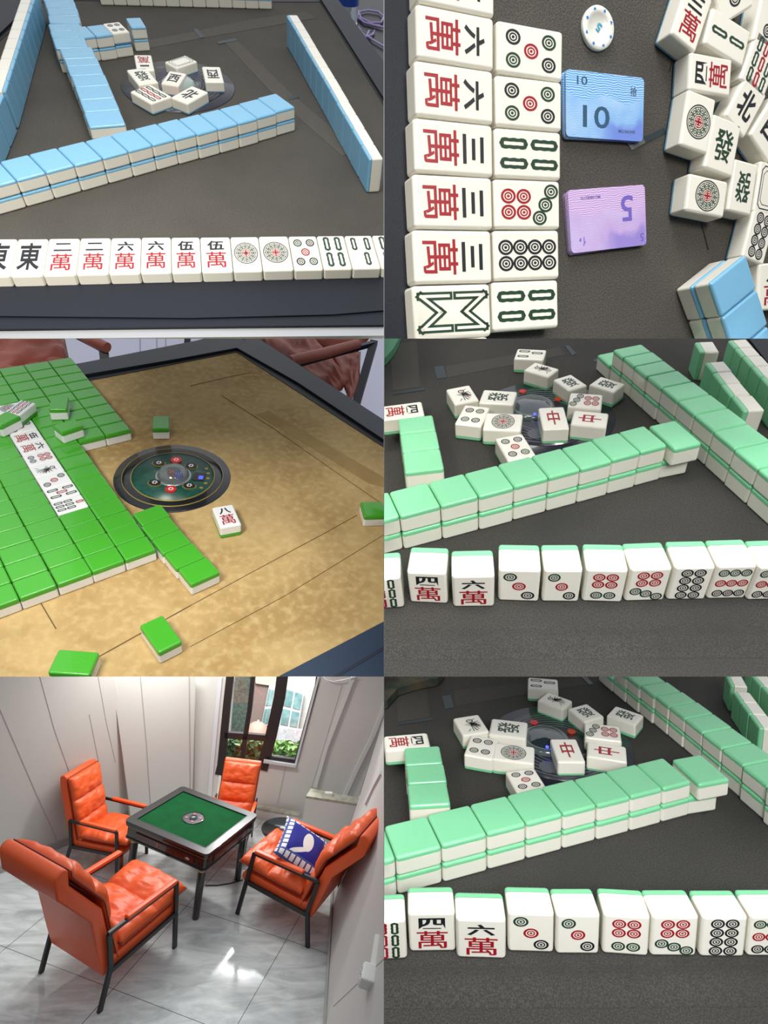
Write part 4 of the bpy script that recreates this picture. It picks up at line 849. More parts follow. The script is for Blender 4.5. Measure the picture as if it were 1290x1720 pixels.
# column: shaded return and lit face
aB, nB = wplane((222, 1384), (322, 1362))
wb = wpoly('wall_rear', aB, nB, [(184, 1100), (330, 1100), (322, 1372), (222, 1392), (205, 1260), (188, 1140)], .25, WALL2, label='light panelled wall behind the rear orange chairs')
wline('panel_joint', aB, nB, [(236, 1136), (246, 1250), (254, 1372)], .010, JOINT, wb, .001, .004)
wline('panel_joint', aB, nB, [(318, 1136), (320, 1372)], .016, JOINT, wb, .001, .006)
aW, nW = wplane((326, 1356), (503, 1376))
WX = [(322, 1100), (385, 1100), (384, 1136), (368, 1284), (362, 1372), (320, 1368)]
ww = wpoly('wall_window_side', aW, nW, WX, .2, WALL2, label='narrow light wall strip beside the window')
wline('wall_trim', aW, nW, [(372, 1120), (365, 1190), (355, 1300), (352, 1345)], .05, mat('pillar_trim', (214, 216, 220), .35), ww, .012, .03)
wline('panel_joint', aW, nW, [(326, 1136), (325, 1360)], .03, JOINT, ww, .002, .008)
wr = wpoly('wall_window_front', aW, nW, [(442, 1277), (495, 1284), (534, 1137), (545, 1090), (700, 1090), (645, 1205), (600, 1346), (560, 1520), (400, 1390), (424, 1345)], .2, WALL, label='grey-white panelled wall under and beside the window')
for q in ([(480, 1287), (466, 1350)], [(560, 1200), (520, 1335)], [(575, 1150), (560, 1200)]): wline('panel_joint', aW, nW, q, .010, JOINT, wr, .001, .004)
wline('wall_trim', aW, nW, [(594, 1136), (571, 1195), (548, 1255), (529, 1322)], .05, mat('trim_white', (206, 206, 200), .4), wr, .015, .035)
wline('wall_trim', aW, nW, [(648, 1180), (627, 1235), (600, 1290), (579, 1336)], .05, mat('trim_white', (206, 206, 200), .4), wr, .015, .035)
wline('wall_trim', aW, nW, [(535, 1137), (496, 1286)], .03, TRIM, wr, .01, .02); wline('wall_trim', aW, nW, [(443, 1278), (497, 1286)], .04, TRIM, wr, .02, .04)
# low marble strip and boxed-in ledge
MARB = mat('ledge_marble', (176, 172, 158), .35, var=(140, 138, 120), vscale=14)
lg = bpy.data.objects.new('stone_ledge', None); C.objects.link(lg); REG[5].append(lg); tag(lg, 'low boxed ledge with a veined stone top below the wall', 'ledge')
def ledge(top4, drop, par, tn, bn):
    """boxed ledge: stone slab on the four floor-plan points (pixels at height z) and a panelled front below"""
    q, z = top4; pts = [Z(u, v, z) for u, v in q]
    MB().prism([tuple(p.to_2d()) for p in pts], z-.03, z).obj(tn, MARB, par); MB().prism([tuple(p.to_2d()) for p in pts], 0, z-.03).obj(bn, WALL2, par)
ledge(([(522, 1324), (604, 1340), (600, 1350), (514, 1337)], .62), 0, lg, 'stone_top', 'front_panel')
ledge(([(428, 1350), (504, 1364), (502, 1370), (426, 1356)], .14), 0, lg, 'stone_top', 'skirting_panel')
o = MB().box((0, 0, 0), (.09, .05, .03)).obj('wall_socket', mat('socket_white', (224, 224, 216), .4), None, Matrix.Translation(Z(552, 1333, .635))); tag(o, 'small white switch box on the stone ledge', 'socket')
# window: dark frame, panes, and the world outside
FR = mat('window_frame_dark', (42, 38, 38), .4)
wf = bpy.data.objects.new('window_1', None); C.objects.link(wf); REG[5].append(wf); wf['kind'] = 'structure'; wf['label'] = 'tall dark-framed window giving on a garden'; wf['category'] = 'window'
for q, wd in (([(390, 1110), (382, 1180), (372, 1284), (368, 1300)], .10), ([(428, 1110), (420, 1190), (412, 1238), (406, 1288)], .06), ([(478, 1110), (470, 1170), (455, 1237), (440, 1292)], .15), ([(536, 1120), (532, 1150), (497, 1280)], .05), ([(378, 1234), (412, 1236), (450, 1239)], .08), ([(446, 1274), (497, 1280)], .09)):
    wline('frame_bar', aW, nW, q, wd, FR, wf, -.02, .06)
GL = bpy.data.materials.new('window_glass'); GL.use_nodes = True; nt = GL.node_tree; nt.nodes.clear(); o_ = N('ShaderNodeOutputMaterial'); tr = N('ShaderNodeBsdfTransparent'); gl = N('ShaderNodeBsdfGlossy'); ms = N('ShaderNodeMixShader'); ms.inputs[0].default_value = .06; gl.inputs['Roughness'].default_value = .02
nt.links.new(tr.outputs[0], ms.inputs[1]); nt.links.new(gl.outputs[0], ms.inputs[2]); nt.links.new(ms.outputs[0], o_.inputs[0])
for q in ([(384, 1100), (425, 1100), (410, 1236), (378, 1234)], [(427, 1100), (474, 1100), (452, 1238), (413, 1237)], [(378, 1236), (410, 1238), (404, 1300), (370, 1300)], [(412, 1238), (452, 1240), (440, 1300), (405, 1300)], [(476, 1100), (540, 1100), (533, 1137), (497, 1280), (446, 1274)]):
    wpoly('pane', aW, nW, q, .006, GL, wf, -.03)
# outside
aO, nO = wplane((326, 1356), (503, 1376))
OUT = mat('facade_cream', (226, 224, 218), .8); 
def opoly(name, px, dist, th, m, par): return wpoly(name, aO, nO, px, th, m, par, -dist)
bd = bpy.data.objects.new('apartment_building', None); C.objects.link(bd); REG[5].append(bd); tag(bd, 'pale apartment facade with white-framed windows beyond the garden', 'building')
opoly('facade', [(340, 1040), (620, 1040), (600, 1400), (340, 1400)], 3.2, .2, OUT, bd)
opoly('brown_wall', [(428, 1148), (452, 1148), (440, 1250), (416, 1250)], 3.12, .05, mat('facade_brown', (146, 124, 118), .8), bd)
opoly('cornice', [(428, 1128), (476, 1134), (470, 1154), (430, 1148)], 3.05, .15, mat('cornice', (206, 190, 172), .7), bd)
opoly('dark_tree_shade', [(396, 1120), (424, 1128), (408, 1240), (388, 1232)], 3.1, .05, mat('tree_grey_green', (92, 104, 96), .9, var=(56, 70, 60), vscale=20), bd)
WG = mat('far_window_glass', (150, 190, 190), .2, var=(104, 140, 140), vscale=6); WF = mat('far_window_frame', (240, 240, 238), .6)
for q in ([(480, 1152), (511, 1162), (500, 1226), (468, 1220)], [(452, 1152), (462, 1154), (450, 1218), (438, 1222)]):
    f = opoly('window', q, 3.02, .06, WF, bd); cx_, cy_ = sum(p[0] for p in q)/4, sum(p[1] for p in q)/4
    for (s0, s1, t0, t1) in ((.06, .46, .08, .48), (.54, .94, .08, .48), (.06, .46, .56, .94), (.54, .94, .56, .94)):
        b4 = lambda s_, t_: tuple((q[0][k]*(1-s_)+q[1][k]*s_)*(1-t_)+(q[3][k]*(1-s_)+q[2][k]*s_)*t_ for k in (0, 1))
        wpoly('pane', aO, nO, [b4(s0, t0), b4(s1, t0), b4(s1, t1), b4(s0, t1)], .01, WG, f, -3.0)
opoly('balcony_railing', [(462, 1222), (508, 1226), (500, 1260), (456, 1256)], 2.7, .04, mat('railing_pale', (190, 190, 192), .6, var=(226, 226, 228), vscale=30), bd)
pk = aO(432, 1224, -2.4); o = MB().lathe([(.19, -.04), (.165, .04), (.09, .10), (0, .12)], n=12).obj('parasol', mat('parasol_pink', (206, 148, 134), .7), None, Matrix.Translation(pk)); tag(o, 'faded pink parasol above the shrubs outside the window', 'parasol')
MB().tube([(0, 0, .15), (0, 0, -1.2)], .015, 8).obj('pole', WF, o)
LF = mat('leaf_green', (70, 112, 52), .5, var=(44, 78, 44), vscale=6); LF2 = mat('leaf_bright', (112, 158, 62), .5, var=(74, 120, 50), vscale=6)
def shrub(u0, u1, v0, v1, dist, n_, label, m, sz):
    g = MB()
    for k in range(n_):
        u, v = random.uniform(u0, u1), random.uniform(v0, v1); c_ = aO(u, v, -dist-random.uniform(-.12, .12)); s_ = sz*random.uniform(.6, 1.3)
        R_m = Matrix.Rotation(random.uniform(0, 6.3), 4, 'Z') @ Matrix.Rotation(random.uniform(-1.2, 1.2), 4, 'X') @ Matrix.Rotation(random.uniform(0, 6.3), 4, 'Z')
        g.add([c_+R_m @ Vector(p) for p in ((-s_, 0, 0), (-s_*.4, -s_*.45, .1*s_), (s_*.5, -s_*.4, .1*s_), (s_, 0, -.1*s_), (s_*.5, s_*.4, .1*s_), (-s_*.4, s_*.45, .1*s_))], [(0, 1, 2, 3), (0, 3, 4, 5)])
    o = new('shrub', g.me('shrub', m)); return tag(o, label, 'shrub')
shrub(376, 444, 1238, 1310, .6, 420, 'dark green leafy shrub behind the lower panes', LF, .07)
shrub(446, 505, 1246, 1290, .6, 240, 'bright green shrub behind the tall side pane', LF2, .06)
o = wpoly('garden_hedge', aO, nO, [(330, 1246), (520, 1262), (540, 1420), (330, 1420)], .3, mat('hedge_dark', (52, 66, 46), .9, var=(90, 84, 62), vscale=12), None, -1.0, 'dim hedge filling the garden behind the shrubs', 'thing', 'hedge'); del o['kind']
# right wall
aR, nR = wplane((556, 1516), (542, 1720), math.radians(15))
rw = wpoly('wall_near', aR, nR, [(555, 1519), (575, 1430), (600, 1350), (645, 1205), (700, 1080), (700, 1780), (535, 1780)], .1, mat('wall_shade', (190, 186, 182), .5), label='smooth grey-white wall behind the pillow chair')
wline('panel_joint', aR, nR, [(645, 1610), (560, 1690)], .006, JOINT, rw, .001, .004); wline('wall_trim', aR, nR, [(640, 1298), (628, 1320), (614, 1350)], .05, TRIM, rw, .012, .03)
bb = MB(); A, B = aR(556, 1500, .02), aR(540, 1780, .02); A.z = B.z = 0; A += (A-B)*.35
bb.hull([A-nR*.02, B-nR*.02, B, A], [p+Vector((0, 0, .09)) for p in (A-nR*.02, B-nR*.02, B, A)]); o = bb.obj('baseboard_near', BASEB); o['kind'] = 'structure'
g = MB(); A, B = aR(560, 1500, .03), aR(546, 1780, .03)
sk = aR(618, 1640, .03); zx = Vector((0, 0, 1)); dR = zx.cross(nR).normalized()
sb = bpy.data.objects.new('power_socket', None); C.objects.link(sb); REG[5].append(sb); sb.matrix_basis = axes(dR, zx, nR, sk) @ Matrix.Rotation(-.35, 4, 'Z'); tag(sb, 'white double power socket box on the near wall with its conduit', 'power socket')
me_ = bpy.data.meshes.new('s'); bm = rounded_box(.12, .13, .10, .012); bm.to_mesh(me_); bm.free(); me_.materials.append(mat('socket_white', (224, 224, 216), .4)); new('socket_box', me_, sb)
MB().box((0, 0, .051), (.10, .11, .006)).obj('face_plate', mat('socket_plate', (232, 232, 228), .3), sb)
g = MB()
for dx in (-.03, .03):
    for dy, a_ in ((.03, 0), (-.03, 0)):
        for k in (-1, 1): g.box((dx*.8+.007*k, dy, .055), (.004, .014, .002))
g.obj('socket_holes', DARKER, sb)
MB().box((-.16, .03, -.02), (.22, .04, .04)).obj('conduit', mat('socket_white', (224, 224, 216), .4), sb)
# hanging wire near the ceiling
g = MB(); g.tube([aW(u, v, .05) for u, v in ((540, 1132), (548, 1142), (560, 1145), (578, 1142), (596, 1137))], .006, 6); o = g.obj('wire', mat('wire_white', (214, 214, 214), .5)); tag(o, 'thin white wire sagging near the top of the wall', 'wire')
area('facade_fill_lamp', tuple(aO(470, 1080, -1.2)+Vector((0, 0, 1.0))), tuple(aO(470, 1230, -3.2)), 2.2, 170, (.95, .98, 1), False)  # area lamp added outside to brighten the facade, standing in for daylight
# ------------------------------------------------------------------ the green game table
BK = mat('lacquer_black', (26, 24, 24), .14, coat=.6); FRM = mat('table_frame_grey', (40, 39, 40), .28, coat=.3); GF = mat('green_felt', (0, 76, 34), .95, spec=.2, var=(0, 64, 28), vscale=8); BRZ = mat('bronze_line', (176, 112, 62), .35, metal=.5); ORG = mat('lacquer_red_brown', (70, 26, 14), .2, coat=.5)
tb = bpy.data.objects.new('mahjong_table', None); C.objects.link(tb); REG[5].append(tb); a = math.radians(-32)
tb.matrix_basis = Matrix.Translation((-.036, -.04, 0)) @ Matrix.Rotation(a, 4, 'Z'); tag(tb, 'square game table with green felt, black lacquered body and four legs', 'table')
LX, LY, TH = 1.06, .90, .726
def rr4(x, y, r): return rrect(x, y, r)
def ring(o_, i_, z0, z1, m, name, par):
    """flat frame between two matching outlines"""
    n = len(o_); vs = [(x, y, z) for z in (z0, z1) for x, y in o_]+[(x, y, z) for z in (z0, z1) for x, y in i_]; fs = []
    for k in range(n):
        j = (k+1) % n; fs += [(k, j, n+j, n+k), (2*n+j, 2*n+k, 3*n+k, 3*n+j), (n+k, n+j, 3*n+j, 3*n+k), (j, k, 2*n+k, 2*n+j)]
    return new(name, mesh(name, vs, fs, m), par)
ring(rr4(LX, LY, .05), rr4(LX-.17, LY-.17, .012), TH-.025, TH, FRM, 'top_frame', tb)
ring(rr4(LX-.16, LY-.16, .012), rr4(LX-.18, LY-.18, .012), TH-.02, TH+.001, DARKER, 'frame_groove', tb)
MB().prism(rr4(LX-.17, LY-.17, .01), TH-.05, TH-.012).obj('felt', GF, tb)
MB().disc((.0, .0), .115, TH-.012, TH-.008, 48).obj('console_disc', mat('console_grey', (70, 74, 82), .3, var=(24, 28, 36), vscale=40), tb)
MB().lathe([(.118, TH-.012), (.118, TH-.006), (.105, TH-.006)], n=48).obj('console_ring', BK, tb)
MB().lathe([(.045, TH-.008), (.04, TH+.006), (0, TH+.014)], n=24).obj('dice_dome', mat('dome_dark', (40, 52, 58), .05), tb)
for k in range(4): MB().disc((.072*math.cos(k*math.pi/2+.5), .072*math.sin(k*math.pi/2+.5)), .013, TH-.008, TH-.004, 12).obj('button', mat('button_pink', (214, 84, 74), .4), tb)
MB().prism(rr4(LX-.01, LY-.01, .045), TH-.05, TH-.025).obj('edge_band', BK, tb)
MB().prism(rr4(LX-.05, LY-.05, .03), TH-.17, TH-.05).obj('body', BK, tb)
ring(rr4(LX-.044, LY-.044, .03), rr4(LX-.06, LY-.06, .03), TH-.068, TH-.062, BRZ, 'bronze_line', tb)
ring(rr4(LX-.03, LY-.03, .035), rr4(LX-.06, LY-.06, .03), TH-.185, TH-.17, BK, 'lower_band', tb)
for (x, y, lx, ly) in ((0, -LY/2+.02, LX-.32, .01), (LX/2-.02, 0, .01, LY-.32)): MB().box((x*1.0, y*1.0, TH-.12), (lx+.004, ly+.008, .062)).obj('side_panel', ORG, tb)
MB().box((-.08, -LY/2+.013, TH-.115), (.014, .008, .05)).obj('bronze_badge', BRZ, tb)
for k, s_ in enumerate((-1, 1)): MB().disc((0, 0), .02, -.003, .003, 20).obj('maker_badge', mat('badge_silver', (170, 160, 150), .3), tb, Matrix.Translation((.30, -LY/2+.012, TH-.12)) @ Matrix.Rotation(math.pi/2, 4, 'X') @ Matrix.Diagonal((1.3, .6, 1, 1))) if k == 0 else None
for sx_ in (-1, 1):
    for sy_ in (-1, 1):
        x, y = sx_*(LX/2-.095), sy_*(LY/2-.095)
        lgp = MB().lathe([(0, 0), (.033, 0), (.036, .01), (.040, TH-.22)], (x, y), 24).obj('leg', BK, tb)
        MB().lathe([(.043, TH-.235), (.046, TH-.23), (.046, TH-.215), (.043, TH-.21)], (x, y), 24).obj('leg_collar', mat('brass_collar', (186, 168, 112), .3, metal=.6), lgp)
        MB().lathe([(.045, TH-.21), (.048, TH-.05)], (x, y), 24).obj('corner_post', BK, lgp)
# ------------------------------------------------------------------ orange armchairs
OR = mat('orange_leather', (234, 98, 42), .42, var=(224, 84, 34), vscale=5, bump=.3, bscale=22); OR2 = mat('orange_leather_smooth', (228, 90, 40), .38, bump=.06, bscale=60); PIPE = mat('dark_piping', (104, 34, 26), .5); MET = mat('chair_frame_black', (30, 30, 32), .38)
def cushion(name, par, w, path, thick, segs, m, seed, corner=.03):
    """padded quilt following a 2D path (y,z), width w, divided into puffs; thick is the bulge"""
    Nu, Nv = 26, 64; vs = []; fs = []
    L = [0]
    for a_, b_ in zip(path, path[1:]): L.append(L[-1]+math.dist(a_, b_))
    def at(s):
        s *= L[-1]
        for k in range(len(L)-1):
            if s <= L[k+1]+1e-9: f = (s-L[k])/(L[k+1]-L[k]); return [path[k][i]*(1-f)+path[k+1][i]*f for i in (0, 1)]
        return list(path[-1])
    for side in (0, 1):
        for j in range(Nv+1):
            s = j/Nv; p = at(s); q0, q1 = at(max(0, s-.04)), at(min(1, s+.04)); ty, tz = q1[0]-q0[0], q1[1]-q0[1]; d = math.hypot(ty, tz); ny, nz_ = -tz/d, ty/d
            k = next((i for i in range(len(segs)-1) if segs[i] <= s <= segs[i+1]), len(segs)-2); f = (s-segs[k])/(segs[k+1]-segs[k]); pf = max(0, 1-abs(2*f-1)**3)**.5
            for i in range(Nu+1):
                u = 2*i/Nu-1; pu = max(0, 1-abs(u)**5)**.5
                wob = noise.noise(Vector((u*3.2+seed, s*9, side*4)))*.018+noise.noise(Vector((u*9+seed, s*26, side*4)))*.008
                edge = 1 if k in (0,) and f < .5 or k == len(segs)-2 and f > .5 else 1
                h_ = (thick*(.32+.68*pf)+wob)*pu*(1 if 0 < j < Nv else 0)
                if side: h_ = -h_*.12
                flare = 1+corner*(abs(2*s-1)**6)
                vs.append((u*w/2*flare, p[0]+ny*h_, p[1]+nz_*h_))
    K = (Nu+1)*(Nv+1)
    for side in (0, 1):
        for j in range(Nv):
            for i in range(Nu):
                q = (side*K+j*(Nu+1)+i, side*K+j*(Nu+1)+i+1, side*K+(j+1)*(Nu+1)+i+1, side*K+(j+1)*(Nu+1)+i); fs.append(q if side == 0 else q[::-1])
    me = mesh(name, vs, fs, m); bm = bmesh.new(); bm.from_mesh(me); bmesh.ops.remove_doubles(bm, verts=bm.verts[:], dist=1e-5); bmesh.ops.recalc_face_normals(bm, faces=bm.faces[:]); bm.to_mesh(me); bm.free()
    me.polygons.foreach_set('use_smooth', [True]*len(me.polygons)); o = new(name, me, par)
    g = MB(); ed = [at(k/20) for k in range(21)]
    lp = [(-w/2*(1+corner*abs(2*k/20-1)**6), *ed[k]) for k in range(21)]+[(x*w/20*(1+corner), *ed[20]) for x in range(-9, 10)]+[(w/2*(1+corner*abs(2*k/20-1)**6), *ed[k]) for k in range(20, -1, -1)]+[(x*w/20*(1+corner), *ed[0]) for x in range(9, -11, -1)]
    g.tube(lp, .0045, 6, cap=False); g.obj('piping', PIPE, o); return o
def chair(x, y, rot, s, label, rec=0, sw=1, hb=1):
    ch = bpy.data.objects.new('orange_armchair', None); C.objects.link(ch); REG[5].append(ch)
    ch.matrix_basis = Matrix.Translation((x, y, 0)) @ Matrix.Rotation(rot, 4, 'Z') @ Matrix.Diagonal((s*sw, s, s, 1)); tag(ch, label, 'armchair', 'orange leather armchairs round the green table')
    bp = [(-.24, .26), (-.30, .42), (-.40, .70), (-.50-rec, .98), (-.515-rec, 1.06)]; bp = [(-.24+(p_[0]+.24)*hb, .26+(p_[1]-.26)*hb) for p_ in bp]
    for sx_ in (-1, 1):
        X = .315*sx_
        for pts in ([(X, .29, .60), (X, .38, 0)], [(X, -.37, .58), (X, -.31, .30), (X, -.36, 0)]):
            g = MB(); 
            for a_, b_ in zip(pts, pts[1:]): g.bar(a_, b_, .022, .036, 0, (1, 0, 0) if False else (0, 1, 0))
            g.obj('leg', MET, ch)
        g = MB(); g.bar((X, -.38, .585), (X, .30, .60), .022, .03); g.bar((X, -.30, .27), (X, .335, .32), .022, .034); g.obj('arm_frame', MET, ch)
        pad = bmesh.new(); bmesh.ops.create_cube(pad, size=1); bmesh.ops.scale(pad, vec=(.05, .5, .03), verts=pad.verts); bmesh.ops.bevel(pad, geom=pad.edges[:], offset=.010, segments=3, profile=.5, affect='EDGES')
        me = bpy.data.meshes.new('pad'); pad.to_mesh(me); pad.free(); me.materials.append(OR2); me.polygons.foreach_set('use_smooth', [True]*len(me.polygons)); new('armrest_pad', me, ch, Matrix.Translation((X, .03, .618)) @ Matrix.Rotation(.02, 4, 'X'))
    g = MB(); g.bar((-.31, .325, .30), (.31, .325, .30), .03, .02); g.bar((-.31, -.29, .28), (.31, -.29, .28), .03, .02); g.obj('cross_rail', MET, ch)
    # shells: solid curved slabs
    def shell(name, path, th, w_, sg=1):
        g = MB(); prof = []
        pts = path; nn = []
        for k in range(len(pts)):
            a_, b_ = pts[max(0, k-1)], pts[min(len(pts)-1, k+1)]; d = math.dist(a_, b_); nn.append((-sg*(b_[1]-a_[1])/d, sg*(b_[0]-a_[0])/d))
        top = [(p[0]+n_[0]*0, p[1]+n_[1]*0) for p, n_ in zip(pts, nn)]; bot = [(p[0]-n_[0]*th, p[1]-n_[1]*th) for p, n_ in zip(pts, nn)]
        end = []
        c0 = ((top[-1][0]+bot[-1][0])/2, (top[-1][1]+bot[-1][1])/2); r0 = th/2; a0 = math.atan2(top[-1][1]-c0[1], top[-1][0]-c0[0])
        end = [(c0[0]+r0*math.cos(a0-sg*k*math.pi/8), c0[1]+r0*math.sin(a0-sg*k*math.pi/8)) for k in range(1, 8)]
        loop = top+end+bot[::-1]; n = len(loop)
        rows = []
        for xx, ins in ((-w_/2, .0), (-w_/2+.012, -.0), (w_/2-.012, 0), (w_/2, 0)): rows.append([(xx, *q) for q in loop])
        vs = [v for r_ in rows for v in r_]; fs = [tuple(range(n)), tuple(range(4*n-1, 3*n-1, -1))]+[(r_*n+i, (r_+1)*n+i, (r_+1)*n+(i+1) % n, r_*n+(i+1) % n) for r_ in range(3) for i in range(n)]
        me = mesh(name, vs, fs, OR2); bm = bmesh.new(); bm.from_mesh(me); bmesh.ops.recalc_face_normals(bm, faces=bm.faces[:])
        ee = [e for e in bm.edges if len(e.link_faces) == 2 and e.calc_face_angle(0) > 1.2]; bmesh.ops.bevel(bm, geom=ee, offset=.014, segments=3, profile=.5, affect='EDGES'); bm.to_mesh(me); bm.free()
        me.polygons.foreach_set('use_smooth', [True]*len(me.polygons)); me.set_sharp_from_angle(angle=.9); return new(name, me, ch)
    shell('backrest_shell', bp, .10, .57, -1)
    shell('seat_shell', [(-.30, .345), (0, .36), (.28, .385), (.36, .385)], .09, .58)
    cushion('back_cushion', ch, .56, ([(p[0]+.012, p[1]+.05) for p in bp[:-1]]+[(bp[-1][0]+.01, bp[-1][1]+.01)])[::-1], .085, [0, .36, .68, 1], OR, x*3)
    cushion('seat_cushion', ch, .60, [(.43, .455), (.28, .44), (0, .41), (-.22, .40)], -.075 if False else .075, [0, .42, 1], OR, y*5+2) if False else cushion('seat_cushion', ch, .60, [(-.22, .40), (0, .41), (.26, .435), (.44, .47)], .085, [0, .55, 1], OR, y*5+2)
    return ch
chair(-.53, -1.10, math.radians(-35), 1.12, 'orange armchair seen from behind, nearest the viewer, empty', .16, 1, 1.2)
cR = chair(1.10, -.44, math.radians(57), 1.12, 'orange armchair holding the blue pillow, backed against the near wall', .16)
chair(-.93, .33, math.radians(-112), .86, 'orange armchair in front of the plain side wall', .0)
chair(.36, .62, math.radians(172), .80, 'orange armchair in front of the dark-framed window', .0)
# pillow on the chair by the near wall
PM = bpy.data.materials.new('pillow_blue_check'); PM.use_nodes = True; nt = PM.node_tree; b = nt.nodes['Principled BSDF']; b.inputs['Roughness'].default_value = .9
tc = N('ShaderNodeTexCoord'); sp = N('ShaderNodeSeparateXYZ'); nt.links.new(tc.outputs['Object'], sp.inputs[0])
def mth(op, a_, b_=None):
    n = N('ShaderNodeMath', operation=op)
    for i, q in enumerate((a_, b_)):
        if q is None: continue
        if hasattr(q, 'links'): nt.links.new(q, n.inputs[i])
        else: n.inputs[i].default_value = q
    return n.outputs[0]
ax, ay = mth('ABSOLUTE', sp.outputs[0]), mth('ABSOLUTE', sp.outputs[1]); mxx = mth('MAXIMUM', ax, ay); border = mth('GREATER_THAN', mxx, .125)
chk = mth('MAXIMUM', mth('GREATER_THAN', mth('FRACT', mth('MULTIPLY', sp.outputs[0], 24.0)), .72), mth('GREATER_THAN', mth('FRACT', mth('MULTIPLY', sp.outputs[1], 24.0)), .72))
ex_ = mth('ADD', mth('POWER', mth('MULTIPLY', mth('SUBTRACT', sp.outputs[0], .005), 12.), 2.), mth('POWER', mth('MULTIPLY', mth('ADD', sp.outputs[1], .012), 25.), 2.)); body = mth('LESS_THAN', ex_, 1.)
ex2 = mth('ADD', mth('POWER', mth('MULTIPLY', mth('ADD', mth('SUBTRACT', sp.outputs[0], -.07), mth('MULTIPLY', sp.outputs[1], .6)), 50.), 2.), mth('POWER', mth('MULTIPLY', mth('SUBTRACT', sp.outputs[1], .03), 14.), 2.)); wing = mth('LESS_THAN', ex2, 1.)
m1 = N('ShaderNodeMix', data_type='RGBA'); m1.inputs[6].default_value = (*lin((232, 230, 224)), 1); m1.inputs[7].default_value = (*lin((72, 84, 150)), 1); nt.links.new(chk, m1.inputs[0])
m2 = N('ShaderNodeMix', data_type='RGBA'); m2.inputs[6].default_value = (*lin((34, 36, 138)), 1); m2.inputs[7].default_value = (*lin((228, 228, 222)), 1); nt.links.new(mth('MAXIMUM', body, wing), m2.inputs[0])
m3 = N('ShaderNodeMix', data_type='RGBA'); nt.links.new(border, m3.inputs[0]); nt.links.new(m2.outputs[2], m3.inputs[6]); nt.links.new(m1.outputs[2], m3.inputs[7]); nt.links.new(m3.outputs[2], b.inputs['Base Color'])
S_ = .185; vs = []; fs = []; Np = 22
for sd in (1, -1):
    for i in range(Np+1):
        for j in range(Np+1):
            u, v = 2*i/Np-1, 2*j/Np-1; k = (max(0, 1-abs(u)**3)*max(0, 1-abs(v)**3))**.6; pin = 1-.09*(1-abs(v)**2)*abs(u)-.0; pin2 = 1-.09*(1-abs(u)**2)*abs(v)
            vs.append((u*S_*pin, v*S_*pin2, sd*.062*k+.006*noise.noise(Vector((u*2, v*2, sd)))*k))
K = (Np+1)**2
for sd in (0, 1):
    for i in range(Np):
        for j in range(Np):
            q = (sd*K+i*(Np+1)+j, sd*K+(i+1)*(Np+1)+j, sd*K+(i+1)*(Np+1)+j+1, sd*K+i*(Np+1)+j+1); fs.append(q if sd == 0 else q[::-1])
pm = mesh('pillow', vs, fs, PM, smooth=True)
bm = bmesh.new(); bm.from_mesh(pm); bmesh.ops.remove_doubles(bm, verts=bm.verts[:], dist=1e-5); bm.to_mesh(pm); bm.free()
pl = new('pillow', pm, None, Matrix.Translation((1.12, -.50, .70)) @ Matrix.Rotation(math.radians(57), 4, 'Z') @ Matrix.Rotation(math.radians(28), 4, 'X') @ Matrix.Rotation(.35, 4, 'Z') @ Matrix.Scale(1.5, 4)); tag(pl, 'square blue pillow with white figure and checked border on an orange chair', 'pillow')
# round tray table
tt = bpy.data.objects.new('tray_table', None); C.objects.link(tt); REG[5].append(tt); q = Z(476, 1394, .52); tt.matrix_basis = Matrix.Translation((q.x, q.y, 0)); tag(tt, 'round black metal tray table with thin legs beside the pillow chair', 'side table')
TB = mat('tray_black', (20, 22, 24), .15, coat=.4); R0 = (Z(513, 1395, .52)-Z(439, 1395, .52)).length/2
MB().lathe([(0, .50), (R0*.93, .50), (R0, .525), (R0, .53), (R0*.985, .53), (R0*.92, .506), (0, .506)], n=48).obj('tray', TB, tt)
for k in range(4):
    a_ = k*math.pi/2+.5; MB().tube([(R0*.72*math.cos(a_), R0*.72*math.sin(a_), .50), (R0*.88*math.cos(a_), R0*.88*math.sin(a_), 0)], .007, 8).obj('leg', TB, tt)
MB().lathe([(.02, .506), (.024, .508), (.02, .510)], n=16).obj('tray_boss', mat('steel_small', (160, 160, 160), .3, metal=.8), tt)
g = MB(); g.tube([Z(u, v, .006) for u, v in ((345, 1487), (365, 1487), (385, 1484), (408, 1478))], .006, 6); o = g.obj('power_cable', MET); tag(o, 'thin black power cord crossing the floor under the green table', 'cord')
# ================================================================== trim every set to its own bay so that neighbours never run into each other
bpy.context.view_layer.update()
YT, YB = (568.7-CY)/F, (1136.5-CY)/F
def planes(p):
    """(normal, offset) in view axes through the standpoint; keep the side where n.x >= 0"""
    out = []
    g = .0004
    if p in (1, 3, 5): out.append(Vector((-1, 0, -g)))
    else: out.append(Vector((1, 0, -g)))
    if p in (1, 2): out.append(Vector((0, -1, YT)))
    if p in (3, 4): out += [Vector((0, 1, -YT)), Vector((0, -1, YB))]
    if p in (5, 6): out.append(Vector((0, 1, -YB)))
    return out
IV = VIEW.inverted(); dead = set()
def outside(pts):
    """wholly beyond one side of the picture"""
    us = [(CX+F*q.x/q.z, CY+F*q.y/q.z) if q.z > .01 else None for q in pts]
    if any(k is None for k in us): return False
    return all(u < -2 for u, v in us) or all(u > 1292 for u, v in us) or all(v < -2 for u, v in us) or all(v > 1722 for u, v in us)
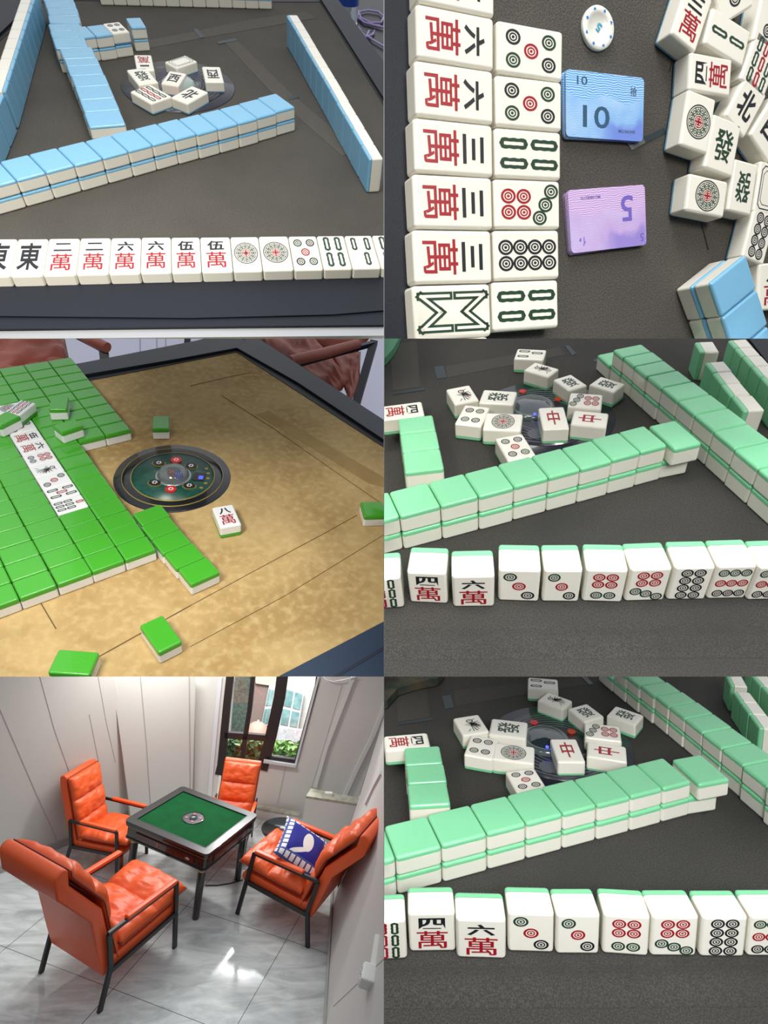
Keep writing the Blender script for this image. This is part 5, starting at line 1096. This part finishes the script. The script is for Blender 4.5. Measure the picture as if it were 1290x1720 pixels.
for p, objs in REG.items():
    for o in objs:
        if o.type != 'MESH': continue
        M = IV @ o.matrix_world; pts = [M @ v.co for v in o.data.vertices]
        if not pts: continue
        keep = 'kind' in o and o['kind'] == 'structure'
        if outside(pts) and not keep: dead.add(o); continue
        pls = planes(p)
        if all(n.dot(q) < 0 for q in pts for n in pls[:1]) or any(all(n.dot(q) < 0 for q in pts) for n in pls): dead.add(o); continue
        hit = [n for n in pls if any(n.dot(q) < 0 for q in pts)]
        near = any(q.z < .06 for q in pts)
        if not hit and not near: continue
        bm = bmesh.new(); bm.from_mesh(o.data); bm.transform(M)
        cuts = [(n, Vector((0, 0, 0))) for n in hit]+([(Vector((0, 0, 1)), Vector((0, 0, .06)))] if near else [])
        for n, co in cuts:
            r = bmesh.ops.bisect_plane(bm, geom=bm.verts[:]+bm.edges[:]+bm.faces[:], dist=1e-7, plane_co=co, plane_no=-n.normalized(), clear_outer=True)
            es = [e for e in r['geom_cut'] if isinstance(e, bmesh.types.BMEdge) and e.is_valid and e.is_boundary]
            if es and o.name.split('.')[0] != 'engraving':
                try: bmesh.ops.triangle_fill(bm, edges=es, use_beauty=True)
                except Exception: pass
        if not bm.faces: bm.free(); dead.add(o); continue
        bm.transform(M.inverted()); me = bpy.data.meshes.new(o.data.name)
        for m in o.data.materials: me.materials.append(m)
        bm.to_mesh(me); bm.free(); o.data = me
def kids(o): return [c for c in bpy.data.objects if c.parent is o]
par = {}
for o in bpy.data.objects:
    if o.parent: par.setdefault(o.parent.name, []).append(o)
def kill(o):
    for c in par.get(o.name, []):
        if c in dead or not o.name.startswith('mahjong_tile'): pass
        kill(c)
    GONE.append(o)
GONE = []
for o in list(dead):
    if o in GONE: continue
    ch = par.get(o.name, [])
    if ch and any(c not in dead for c in ch):
        # part of the thing still shows: keep the remaining pieces under an empty in its place
        e = bpy.data.objects.new('tmp', None); C.objects.link(e); e.matrix_basis = o.matrix_basis; e.parent = o.parent
        for k in o.keys(): e[k] = o[k]
        for c in ch:
            if c not in dead: c.parent = e
        nm = o.name; GONE.append(o); o.name = 'gone'; e.name = nm
    else: GONE.append(o)
GS = []
for o in GONE:
    if o not in GS: GS.append(o)
for o in GS:
    try: bpy.data.objects.remove(o)
    except ReferenceError: pass
for o in [o for o in bpy.data.objects if o.type == 'EMPTY']:
    if not any(c.parent == o for c in bpy.data.objects): bpy.data.objects.remove(o)
